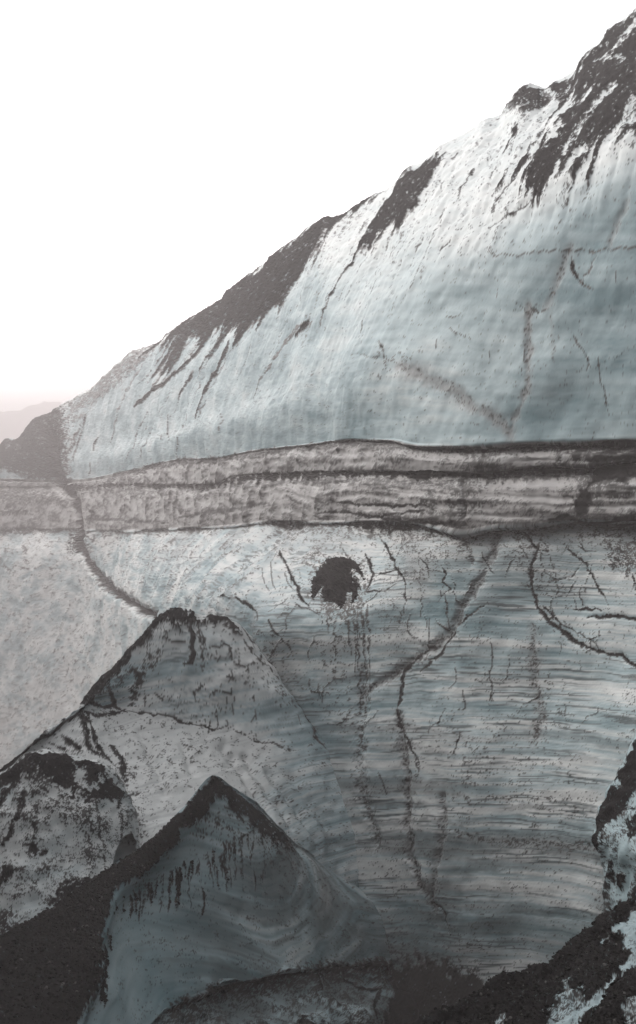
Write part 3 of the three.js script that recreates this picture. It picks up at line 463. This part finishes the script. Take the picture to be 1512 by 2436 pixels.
  // flutes running down to the right over the gentler apron
  for (const [p, d] of [[[[430, 1770], [446, 1805], [456, 1840]], 0.8], [[[530, 1780], [580, 1840], [620, 1900], [640, 1950]], 1], [[[640, 1840], [690, 1900], [730, 1960], [760, 2010]], 1.1], [[[700, 1850], [750, 1930], [800, 2010]], 0.8], [[[330, 1740], [370, 1820], [395, 1890]], 0.7], [[[585, 1800], [640, 1880], [692, 1965]], 1]]) { L(p, { w: 12, push: -0.5 * d, ash: 0.24, soft: 1.2, wob: 0.25, jag: 1.5 }); }
  for (const [p, w] of [[[[190, 1690], [200, 1720], [205, 1750], [215, 1780], [250, 1800]], 7], [[[150, 1750], [175, 1770], [195, 1785]], 6], [[[210, 1700], [225, 1760], [245, 1790], [262, 1810]], 6], [[[120, 1765], [160, 1790]], 4], [[[265, 1770], [290, 1800], [300, 1850]], 7], [[[200, 1690], [240, 1700], [300, 1690]], 6]]) L(p, { w, ash: 0.85, soft: 0.8, push: -0.06 });
  A([[260, 1790], [330, 1830], [340, 1960], [320, 2040], [290, 1960], [280, 1860]], { ash: 0.5, soft: 14, fray: 14, scale: 1.5 }); A([[300, 1760], [420, 1790], [420, 1860], [330, 1830]], { ash: 0.36, soft: 14, fray: 14, scale: 1.2 }); A([[540, 1830], [700, 1850], [780, 2000], [690, 2050], [600, 1930]], { ash: 0.26, soft: 20, fray: 20, scale: 1.0 });
  for (let q = 0; q < 40; q++) { const x = 480 + 240 * rnd(), y = 1520 + 230 * rnd(); L([[x, y], [x + 10 * rnd() - 5, y + 8 + 20 * rnd()]], { w: 1.6, ash: 0.3 + 0.4 * rnd(), push: -0.03 }); }
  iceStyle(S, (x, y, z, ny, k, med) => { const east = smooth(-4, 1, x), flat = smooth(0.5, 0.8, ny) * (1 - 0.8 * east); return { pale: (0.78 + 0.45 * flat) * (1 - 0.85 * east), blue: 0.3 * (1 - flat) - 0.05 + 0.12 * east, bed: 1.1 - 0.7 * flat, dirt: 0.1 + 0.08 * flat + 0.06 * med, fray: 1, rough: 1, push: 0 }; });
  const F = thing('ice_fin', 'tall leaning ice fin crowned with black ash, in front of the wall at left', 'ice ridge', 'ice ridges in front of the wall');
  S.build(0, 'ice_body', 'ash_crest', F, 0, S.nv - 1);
}
{   // low rounded mound at the left edge
  const NU = 300;
  const top = rail([[-460, 2060, 34.5], [-160, 1905, 36.4], [-60, 1865, 36.8], [0, 1842, 37], [60, 1806, 37], [130, 1791, 37], [200, 1800, 37], [258, 1834, 37], [290, 1880, 36.9], [303, 1930, 36.6], [304, 1985, 36.2]], NU);
  const f1 = rail([[-460, 2130, 33], [-160, 1990, 34.8], [-60, 1950, 35.1], [0, 1930, 35.3], [55, 1905, 35.4], [115, 1895, 35.5], [172, 1905, 35.6], [218, 1925, 35.7], [245, 1955, 35.7], [262, 1990, 35.6], [272, 2030, 35.4]], NU);
  const f2 = rail([[-460, 2250, 31.4], [-160, 2130, 33.2], [-60, 2110, 33.4], [0, 2098, 33.5], [50, 2086, 33.6], [105, 2080, 33.8], [155, 2080, 34], [195, 2085, 34.2], [225, 2095, 34.3], [248, 2105, 34.4], [265, 2120, 34.4]], NU);
  const f3 = rail([[-460, 2390, 30], [-160, 2290, 31.8], [-60, 2280, 31.8], [0, 2270, 31.9], [50, 2260, 32], [100, 2250, 32.2], [150, 2240, 32.5], [190, 2230, 32.8], [222, 2225, 33], [248, 2225, 33.2], [268, 2230, 33.4]], NU);
  const S = new Surface([shift(top, 0.4, -6, -4), shift(top, 0.1, -0.5, -0.8), top, f1, f2, f3, shift(f3, 0, -6, 1)], [], 2.5);
  const A = (p, o) => S.patch(p, o), L = (p, o) => S.line(p, o);
  A([[-160, 1905], [0, 1842], [60, 1806], [130, 1791], [200, 1800], [258, 1834], [290, 1880], [300, 1915], [268, 1900], [230, 1895], [200, 1890], [150, 1880], [120, 1850], [85, 1845], [40, 1860], [0, 1885], [-160, 1940]], { soft: 4, fray: 9, scale: 1.6 });
  A([[185, 1880], [230, 1875], [262, 1885], [250, 1902], [215, 1900], [190, 1895]], { soft: 3, fray: 6, scale: 2 }); A([[182, 1815], [200, 1825], [212, 1870], [185, 1870], [178, 1840]], { ash: 0.2, set: true, soft: 3, fray: 5, scale: 2.2 }); A([[232, 1845], [250, 1850], [245, 1862], [232, 1858]], { ash: 0.2, set: true, soft: 3, fray: 4, scale: 2.2 }); A([[210, 1868], [240, 1865], [232, 1880], [205, 1878]], { ash: 0.3, set: true, soft: 3, fray: 5, scale: 2.2 });
  for (const [p, w, a] of [[[[60, 1885], [48, 1930], [30, 1970], [10, 2010]], 9, 0.9], [[[85, 1920], [82, 1980], [70, 2040]], 10, 0.72], [[[230, 1900], [232, 1960], [245, 2010], [250, 2060]], 8, 0.72], [[[160, 1890], [165, 1930], [190, 1950]], 9, 0.7], [[[290, 1900], [293, 1960], [298, 2010]], 9, 0.72], [[[140, 1900], [110, 1950]], 8, 0.6], [[[10, 1880], [0, 1920], [-20, 1960]], 12, 0.9], [[[200, 1950], [210, 2000], [235, 2040]], 8, 0.6]]) L(p, { w, w2: w * 0.5, ash: a, soft: 0.9 });
  A([[62, 2010], [90, 2005], [110, 2025], [95, 2030], [75, 2040], [60, 2030]], { soft: 4, fray: 7, scale: 2.4 }); A([[-20, 2075], [20, 2060], [40, 2075], [10, 2110], [-20, 2120]], { soft: 4, fray: 8, scale: 2 }); A([[130, 2110], [160, 2085], [200, 2088], [250, 2110], [260, 2160], [150, 2200], [120, 2140]], { ash: 0.85, soft: 6, fray: 10, scale: 1.6 }); A([[-160, 2150], [0, 2150], [60, 2200], [50, 2260], [-160, 2290]], { ash: 0.72, soft: 10, fray: 14, scale: 1.2 }); A([[150, 1920], [210, 1915], [220, 1945], [170, 1960]], { ash: 0.6, soft: 8, fray: 12, scale: 2 });
  iceStyle(S, (x, y, z, ny, k, med, sm) => ({ pale: 0.85, blue: 0.06, bed: 0.2, dirt: 0.36 + 0.18 * med + 0.1 * n3(x * 1.6, y * 0.4, z * 1.6), fray: 1.5, rough: 1.4 }));
  const F = thing('ice_mound', 'rounded ice mound mottled with black ash at the left edge', 'ice mound', 'ice ridges in front of the wall');
  S.build(0, 'ice_body', 'ash_cap', F, 0, S.nv - 1);
}
let coneS;
{   // sharp cone with a gravel flank, its blue face closing the bowl
  const NU = 470;
  const crest = rail([[60, 2760, 19], [150, 2520, 21.5], [195, 2390, 23.5], [228, 2290, 25], [243, 2200, 26.5], [270, 2128, 28], [335, 2062, 29.5], [405, 1985, 31], [455, 1905, 32.8], [510, 1853, 34], [560, 1888, 34.4], [620, 1938, 36], [690, 2005, 39], [780, 2062, 42.6], [900, 2112, 44.6], [1020, 2145, 45]], NU);
  const flank = rail([[-260, 2520, 20], [-210, 2420, 22], [-150, 2345, 23.9], [-60, 2280, 25.6], [20, 2228, 27.4], [110, 2170, 28.8], [225, 2092, 30.4], [350, 2014, 31.8], [432, 1932, 33.3], [503, 1856, 34.5], [562, 1890, 35.2], [622, 1940, 36.8], [692, 2008, 39.8], [782, 2066, 43.4], [902, 2118, 45.4], [1022, 2150, 45.8]], NU);
  const f0 = rail([[75, 2770, 19.1], [168, 2535, 21.8], [214, 2410, 23.9], [248, 2318, 25.4], [264, 2230, 26.9], [296, 2165, 28.4], [360, 2105, 29.9], [425, 2040, 31.3], [480, 1985, 32.7], [535, 1945, 33.5], [585, 1965, 33.9], [645, 2000, 35.4], [715, 2045, 38.2], [800, 2090, 41.6], [910, 2130, 43.8], [1025, 2160, 44.6]], NU);
  const f1 = rail([[90, 2790, 19], [190, 2560, 21.7], [240, 2440, 23.8], [275, 2350, 25.4], [292, 2280, 26.8], [335, 2225, 28.2], [395, 2175, 29.6], [455, 2130, 30.8], [515, 2095, 31.9], [570, 2075, 32.8], [618, 2085, 33.3], [675, 2105, 34.5], [745, 2130, 36.8], [825, 2155, 39.6], [925, 2180, 42], [1032, 2200, 44]], NU);
  const f2 = rail([[150, 2900, 19], [230, 2680, 21.5], [290, 2560, 23.4], [335, 2470, 25], [385, 2412, 26.4], [442, 2378, 27.8], [510, 2352, 29], [572, 2336, 30], [632, 2324, 30.8], [692, 2314, 31.8], [745, 2307, 33.4], [800, 2300, 35.4], [860, 2296, 37.6], [920, 2292, 40], [985, 2290, 42], [1060, 2290, 44]], NU);
  const f3 = rail([[200, 3000, 18.2], [280, 2800, 20.4], [340, 2680, 22], [385, 2590, 23.4], [430, 2540, 24.6], [480, 2510, 26], [545, 2485, 27.2], [600, 2470, 28.2], [650, 2460, 28.9], [705, 2452, 29.5], [755, 2446, 30], [805, 2440, 31.4], [860, 2430, 33], [905, 2415, 35], [965, 2400, 37.6], [1050, 2390, 41]], NU);
  const S = coneS = new Surface([shift(flank, -2, -6, -2.5), flank, mixRail(flank, crest, 0.5, 0, 0.12, 0), crest, f0, f1, f2, shift(f2, 0.1, -0.25, -0.7), mixRail(f2, f3, 0.3, 0, -0.5, -0.2), f3, shift(f3, 0, -6, 0.8)], [6], 2.5); S.face = 1;
  const A = (p, o) => S.patch(p, o), L = (p, o) => S.line(p, o);
  // the whole left flank and the apex
  A([[-260, 2520], [-150, 2345], [20, 2228], [225, 2092], [350, 2014], [432, 1932], [503, 1856], [530, 1872], [560, 1900], [540, 1900], [515, 1880], [500, 1930], [470, 1960], [420, 1975], [412, 2010], [390, 2020], [350, 2070], [275, 2120], [262, 2150], [246, 2200], [240, 2250], [226, 2330], [200, 2400], [150, 2530], [60, 2770]], { soft: 3, fray: 5, scale: 1.6, push: 0.06 });
  L([[-200, 2470], [-60, 2350], [80, 2280], [160, 2250], [190, 2300], [100, 2420], [40, 2560]], { w: 70, ash: 1, wob: 0.2 });
  L([[510, 1856], [540, 1876], [575, 1903], [610, 1935], [640, 1960]], { w: 12, w2: 10, ash: 1, soft: 0.5 }); L([[610, 1930], [650, 1970], [675, 1995], [700, 2020]], { w: 12, w2: 8, ash: 0.74, soft: 0.9 }); L([[545, 1900], [560, 1925], [575, 1955]], { w: 7, w2: 3, ash: 0.9, soft: 0.6 }); L([[590, 1935], [610, 1970], [628, 2020]], { w: 7, w2: 3, ash: 0.85, soft: 0.8 }); L([[600, 1960], [640, 2000], [690, 2040]], { w: 14, ash: 0.5, soft: 1 });
  A([[505, 1855], [560, 1885], [620, 1935], [690, 2000], [704, 2034], [650, 2012], [600, 1968], [556, 1932], [524, 1895]], { ash: 0.86, soft: 5, fray: 9, scale: 2 });
  A([[470, 1960], [540, 1950], [560, 1970], [500, 1985], [460, 1990]], { ash: 0.72, soft: 5, fray: 10, scale: 2.4 });
  for (let q = 0; q < 44; q++) { const t = rnd(), x = 270 + 330 * t, y = lerp(2135, 1965, t) + 20 * rnd(), l = 25 + 90 * rnd() * rnd(); L([[x, y], [x + 4 * rnd(), y + l * 0.5], [x + 6 * rnd() - 5, y + l]], { w: 4.5 * rnd() + 1.5, w2: 1.4, ash: 0.5 + 0.4 * rnd(), soft: 0.9 }); }
  for (let q = 0; q < 24; q++) { const x = 470 + 190 * rnd(), y = 2010 + 70 * rnd(), l = 15 + 50 * rnd(); L([[x, y], [x + 2, y + l]], { w: 3 * rnd() + 1.4, w2: 1.2, ash: 0.4 + 0.4 * rnd(), soft: 1 }); }
  for (let q = 0; q < 18; q++) { const y = 2190 + 200 * rnd(), x = lerp(250, 225, (y - 2190) / 200) + 8; L([[x, y], [x + 14 * rnd(), y + 20 + 30 * rnd()]], { w: 5 * rnd() + 2, w2: 1.5, ash: 0.8, soft: 0.8 }); }
  L([[478, 2110], [486, 2135], [478, 2185]], { w: 3, w2: 1.6, ash: 0.9, push: -0.06 }); L([[560, 2000], [600, 1975]], { w: 2, ash: 0.7 });
  A([[660, 1975], [700, 2020], [720, 2080], [640, 2060], [600, 1990]], { ash: 0.4, soft: 12, fray: 14, scale: 2 });
  L([[400, 2400], [450, 2374], [510, 2350], [572, 2336], [632, 2324], [692, 2314], [745, 2307], [860, 2296], [960, 2292]], { w: 12, w2: 15, ash: 0.95, soft: 0.9, wob: 0.7 }); L([[440, 2395], [520, 2365], [620, 2345], [740, 2325], [860, 2312], [960, 2305]], { w: 22, ash: 0.66, soft: 0.9 });  // shade of the undercut below the face, painted as dark cover
  A([[940, 2290], [1060, 2280], [1060, 2500], [950, 2500], [900, 2440], [930, 2380]], { soft: 6, fray: 8 }); A([[690, 2440], [720, 2410], [760, 2440], [760, 2500], [680, 2500]], { soft: 4, fray: 6 }); L([[810, 2320], [850, 2350], [905, 2355]], { w: 5, ash: 0.9 }); L([[905, 2350], [890, 2390], [900, 2430]], { w: 6, ash: 0.8 });  // first patch paints the shadow at the right end as dark cover
  iceStyle(S, (x, y, z, ny, k, med) => { const foot = S.groupOf[(k / S.nu) | 0] === 1; return foot ? { pale: -0.15, blue: 0.02, bed: 0.1, dirt: 0.46 + 0.15 * med + 0.12 * n3(x * 1.3, y * 0.4, z * 1.3), fray: 1.3, rough: 1.3 } : { pale: 0.0, blue: 0.42 - 0.36 * smooth(-4.5, -0.5, x), bed: 0.4 + 0.6 * smooth(-5.5, -2, x), dirt: 0.1 + 0.05 * smooth(-4, 0, x), fray: 0.9, rough: 0.5 }; });
  const F = thing('ash_cone', 'sharp black ash cone with a gravel flank and sheer blue ice face', 'ash cone', 'ice ridges in front of the wall');
  S.build(0, 'ice_face', 'ash_flank', F); S.build(1, 'ice_foot', 'foot_ash_and_shade', F, S.groupStart[1], S.nv - 1);
}
let spurS, slopeS;
{   // ice knob at the right edge
  const NU = 310;
  const edge = rail([[1452, 2340, 15], [1440, 2240, 15.2], [1441, 2160, 15.5], [1437, 2085, 15.8], [1424, 2035, 16], [1408, 1998, 16.2], [1420, 1950, 16.4], [1438, 1898, 16.6], [1474, 1832, 16.9], [1512, 1762, 17.2], [1580, 1670, 17.6], [1690, 1560, 18], [1900, 1400, 19], [2300, 1200, 20.5]], NU);
  const f1 = rail([[1490, 2350, 13.9], [1490, 2255, 14.2], [1492, 2175, 14.5], [1490, 2105, 14.8], [1480, 2055, 15], [1470, 2015, 15.2], [1485, 1970, 15.5], [1510, 1920, 15.8], [1548, 1865, 16.1], [1590, 1800, 16.4], [1650, 1730, 16.8], [1740, 1640, 17.2], [1950, 1490, 18], [2350, 1300, 19.4]], NU);
  const f2 = rail([[1640, 2380, 12], [1640, 2300, 12.2], [1645, 2230, 12.5], [1645, 2170, 12.8], [1640, 2120, 13], [1635, 2080, 13.3], [1650, 2040, 13.6], [1680, 1990, 14], [1720, 1930, 14.4], [1760, 1870, 14.8], [1810, 1800, 15.3], [1880, 1720, 15.8], [2080, 1600, 16.6], [2450, 1450, 17.8]], NU);
  const S = spurS = new Surface([shift(edge, 2.5, -1.2, -4), shift(edge, 0.25, -0.05, -0.5), edge, f1, f2, shift(f2, 4, -3, 0.5)], [], 2.4);
  const A = (p, o) => S.patch(p, o), L = (p, o) => S.line(p, o);
  A([[1512, 1762], [1474, 1832], [1438, 1898], [1420, 1950], [1408, 1998], [1422, 2032], [1432, 2010], [1438, 1975], [1460, 1950], [1500, 1940], [1540, 1930], [1700, 1800], [1620, 1640]], { soft: 3, fray: 6, scale: 3 });
  A([[1496, 1905], [1512, 1890], [1540, 1880], [1530, 1925], [1500, 1925]], { ash: 0.25, set: true, soft: 3, fray: 5, scale: 4 }); A([[1455, 1862], [1480, 1858], [1476, 1870], [1455, 1872]], { ash: 0.3, set: true, soft: 2, fray: 4, scale: 4 });
  A([[1468, 2080], [1480, 2070], [1484, 2095], [1470, 2120], [1464, 2105]], { soft: 2, fray: 3, scale: 4 }); A([[1440, 2050], [1456, 2045], [1456, 2095], [1444, 2090]], { ash: 0.85, soft: 3, fray: 5, scale: 4 }); A([[1490, 1960], [1520, 1940], [1530, 1975], [1498, 2000]], { ash: 0.9, soft: 3, fray: 5, scale: 4 }); A([[1438, 2100], [1450, 2100], [1448, 2200], [1440, 2220]], { ash: 0.7, soft: 3, fray: 5, scale: 4 }); A([[1512, 2040], [1560, 2020], [1560, 2150], [1490, 2180], [1480, 2160]], { ash: 0.8, soft: 5, fray: 8, scale: 3 });
  iceStyle(S, (x, y, z, ny, k, med) => ({ pale: -0.05, blue: 0.02, bed: 0.1, dirt: 0.38 + 0.16 * n3(x * 2.2, y * 1.2, z * 2.2), fray: 1.6, rough: 0.5, push: 0.05 * n3(x * 2.5, y * 2.5, z * 2.5) }));
  const F = thing('ice_spur', 'dark ash-streaked ice knob jutting in at the right edge', 'ice spur', 'ice ridges in front of the wall');
  S.build(0, 'ice_body', 'ash_crust', F, 0, S.nv - 1);
}
{   // near ash slope in the right corner
  const NU = 330;
  const edge = rail([[960, 2520, 10.6], [1060, 2438, 11.5], [1110, 2412, 11.8], [1160, 2384, 12.1], [1205, 2350, 12.4], [1262, 2338, 12.7], [1330, 2316, 13.1], [1376, 2276, 13.4], [1420, 2240, 13.7], [1470, 2196, 13.9], [1512, 2166, 14.1], [1600, 2110, 14.4], [1720, 2050, 14.8]], NU);
  const f1 = rail([[1020, 2620, 9.6], [1110, 2540, 10.4], [1160, 2510, 10.7], [1205, 2482, 11], [1250, 2450, 11.3], [1300, 2432, 11.5], [1366, 2408, 11.8], [1412, 2372, 12], [1456, 2336, 12.3], [1504, 2296, 12.5], [1550, 2266, 12.7], [1630, 2220, 13], [1740, 2160, 13.4]], NU);
  const f2 = rail([[1100, 2860, 8.2], [1190, 2780, 8.9], [1240, 2740, 9.1], [1285, 2705, 9.4], [1330, 2670, 9.7], [1380, 2640, 9.9], [1440, 2610, 10.2], [1490, 2570, 10.5], [1535, 2530, 10.8], [1580, 2490, 11.1], [1625, 2455, 11.3], [1700, 2400, 11.6], [1800, 2330, 12]], NU);
  const S = slopeS = new Surface([shift(edge, -0.6, -7, -3), shift(edge, -0.05, -0.25, -0.5), edge, f1, f2, shift(f2, 0.3, -4, 0.6)], [], 2.4);
  S.ash.fill(1);
  const A = (p, o) => S.patch(p, { set: true, scale: 3, ...o });
  A([[1512, 2160], [1470, 2196], [1455, 2212], [1480, 2222], [1488, 2260], [1512, 2285], [1560, 2260], [1560, 2130]], { ash: 0.16, soft: 3, fray: 4 }); A([[1480, 2305], [1512, 2265], [1560, 2220], [1560, 2270], [1500, 2310], [1486, 2318]], { ash: 0.14, soft: 3, fray: 4 });
  A([[1305, 2432], [1340, 2405], [1380, 2395], [1440, 2345], [1462, 2318], [1466, 2328], [1440, 2360], [1380, 2432], [1340, 2480], [1290, 2480]], { ash: 0.2, soft: 4, fray: 5 }); A([[1300, 2400], [1340, 2340], [1370, 2345], [1400, 2370], [1360, 2400], [1320, 2435]], { ash: 0.55, soft: 6, fray: 9 }); A([[1170, 2418], [1200, 2408], [1205, 2424], [1180, 2430]], { ash: 0.5, soft: 3, fray: 5 }); A([[1280, 2440], [1310, 2425], [1300, 2470], [1260, 2480]], { ash: 0.35, soft: 4, fray: 6 }); A([[1430, 2235], [1448, 2228], [1446, 2238], [1430, 2244]], { ash: 0.3, soft: 2, fray: 3 }); A([[1490, 2400], [1530, 2360], [1540, 2440], [1500, 2470]], { ash: 0.5, soft: 6, fray: 8 });
  iceStyle(S, (x, y, z, ny, k, med) => ({ pale: 0.0, blue: 0.02, bed: 0.1, dirt: 0.2, fray: 0.6, rough: 0.45, push: 0.05 * n3(x * 2.5, y * 2.5, z * 2.5) + 0.02 * n3(x * 8, y * 8, z * 8) }));
  const F = thing('ash_slope', 'near black ash slope with bare ice strips in the lower right corner', 'ash slope', 'ice ridges in front of the wall');
  S.build(0, 'ice_strip', 'ash_cover', F, 0, S.nv - 1);
}

// ------------------------------------------------------------------ loose stones on the near ash
console.log('gravel');
function gravel(name, label, S, count, lo, hi, accept) {
  const geo = new THREE.IcosahedronGeometry(1, 0), p = geo.attributes.position;
  for (let i = 0; i < p.count; i++) { const x = p.getX(i), y = p.getY(i), z = p.getZ(i), s = 0.85 + 0.28 * n3(x * 1.7, y * 1.7, z * 1.7); p.setXYZ(i, x * s, y * s * 0.75, z * s); }
  geo.computeVertexNormals();
  const picks = [];
  for (let tries = 0; tries < count * 30 && picks.length < count; tries++) {
    const k = Math.floor(rnd() * S.nu * S.nv); if (S.cover[k] < 0.85) continue;
    const [a, b] = sheet(S.Q[k * 3], S.Q[k * 3 + 1], S.Q[k * 3 + 2]); if (accept && !accept(a, b)) continue;
    picks.push(k);
  }
  const im = new THREE.InstancedMesh(geo, GRAVEL, picks.length), m = new THREE.Matrix4(), q = new THREE.Quaternion(), c = new THREE.Color();
  picks.forEach((k, i) => {
    const s = lo + (hi - lo) * rnd() ** 4;
    q.setFromEuler(new THREE.Euler(rnd() * 6, rnd() * 6, rnd() * 6));
    m.compose(new THREE.Vector3(S.Q[k * 3] + 0.06 * (rnd() - 0.5), S.Q[k * 3 + 1], S.Q[k * 3 + 2] + 0.06 * (rnd() - 0.5)), q, new THREE.Vector3(s, s * (0.6 + 0.4 * rnd()), s));
    im.setMatrixAt(i, m); const v = 0.006 + 0.017 * rnd() * rnd() + (rnd() < 0.02 ? 0.06 : 0); im.setColorAt(i, c.setRGB(v * 1.05, v * 0.98, v * 0.95));
  });
  im.name = name; im.castShadow = im.receiveShadow = true; im.userData = { kind: 'stuff', label, category: 'gravel' }; scene.add(im);
}
gravel('cone_gravel', 'loose dark gravel on the flank of the ash cone', coneS, 22000, 0.012, 0.07, (a, b) => a > -120 && a < 560 && b < 2560);
gravel('slope_gravel', 'loose black gravel on the near slope at lower right', slopeS, 16000, 0.008, 0.045, (a, b) => a < 1620 && b < 2560);

// ------------------------------------------------------------------ ground and far hills
console.log('ground');
{
  const xs = [], zs = [];
  for (let i = 0; i <= 150; i++) { const t = i / 75 - 1; xs.push(Math.sign(t) * (45 * Math.abs(t) + 1000 * Math.abs(t) ** 5)); }
  for (let j = 0; j <= 190; j++) { const t = j / 190; zs.push(70 - (t < 0.75 ? t / 0.75 * 450 : 450 + ((t - 0.75) / 0.25) ** 1.5 * 900)); }
  const prof = table([[-1300, -9], [-360, -9], [-330, -20], [-290, -110], [-180, -90], [-100, -60], [-60, -36], [-44, -27], [-28, -25], [-18, -16], [-11, -8.6], [-4, -4.2], [-1.5, -2.2], [0, -1.72], [2.5, -1.6], [5, 0], [18, 15], [36, 36], [52, 42], [70, 43]]);  // the high rise behind the viewpoint is added to darken the pit
  const pos = [], col = [], idx = [], nx = xs.length;
  for (const z of zs) for (const x of xs) {
    const dd = Math.max(0, -z), shadeBank = x > 0 ? smooth(0, 18, x - 0.36 * dd - 5) * smooth(-52, -30, z) : smooth(0, 15, -x - 0.39 * dd - 4) * smooth(-125, -95, z);   // unseen banks added on both sides to shade the pit
    const top = x > 0 ? 24 : 17.5 + 3 * n3(1, 2, z * 0.05);
    const y = lerp(prof(z), Math.max(prof(z), top), shadeBank) + (0.7 * n3(x * 0.06, 3, z * 0.06) + 0.25 * n3(x * 0.25, 8, z * 0.25)) * smooth(1, 9, Math.hypot(x, z)) * (z > -130 ? 1 : 3);
    pos.push(x, y, z); const v = 0.9 + 0.25 * n3(x * 0.8, y, z * 0.8); col.push(0.0135 * v, 0.0125 * v, 0.0125 * v);
  }
  for (let j = 0; j + 1 < zs.length; j++) for (let i = 0; i + 1 < nx; i++) { const a = j * nx + i; idx.push(a, a + 1, a + nx, a + 1, a + nx + 1, a + nx); }
  const g = new THREE.BufferGeometry(); g.setAttribute('position', new THREE.Float32BufferAttribute(pos, 3)); g.setAttribute('color', new THREE.Float32BufferAttribute(col, 3)); g.setIndex(idx); g.computeVertexNormals();
  const m = new THREE.Mesh(g, ASH); m.name = 'ground'; m.userData = { kind: 'structure', label: 'black ash ground of the pit with unseen banks added to shade it' }; m.castShadow = m.receiveShadow = true; scene.add(m);
}
{
  const D = 1150, T = table([[-900, 1010], [-500, 990], [-200, 1000], [-60, 984], [0, 975], [40, 976], [65, 970], [85, 958], [100, 952], [130, 953], [165, 955], [230, 965], [330, 990], [500, 1010], [900, 1030]]);
  const pos = [], idx = [], nx = 241, nz = 30;
  for (let j = 0; j < nz; j++) for (let i = 0; i < nx; i++) {
    const px = -900 + 1800 * i / (nx - 1), c = at(px, T(px), D), f = j / (nz - 1), back = f * 2 - 1, h = c.y + 12, e = 1 - back * back;
    pos.push(c.x + 4 * n3(i * 0.1, j * 0.2, 1), -12 + h * (0.96 * e ** 0.8 + 0.05 * e * n3(i * 0.12, j * 0.3, 5)) , -D - back * 80);
  }
  for (let j = 0; j + 1 < nz; j++) for (let i = 0; i + 1 < nx; i++) { const a = j * nx + i; idx.push(a, a + nx, a + 1, a + 1, a + nx, a + nx + 1); }
  const g = new THREE.BufferGeometry(); g.setAttribute('position', new THREE.Float32BufferAttribute(pos, 3)); g.setIndex(idx); g.computeVertexNormals();
  const m = new THREE.Mesh(g, new THREE.MeshStandardMaterial({ color: new THREE.Color().setRGB(0.07, 0.06, 0.058), roughness: 1 })); m.name = 'hills'; m.userData = { kind: 'structure', label: 'faint far hills in the haze' }; m.castShadow = m.receiveShadow = true; scene.add(m);
}
renderer.render(scene, camera);
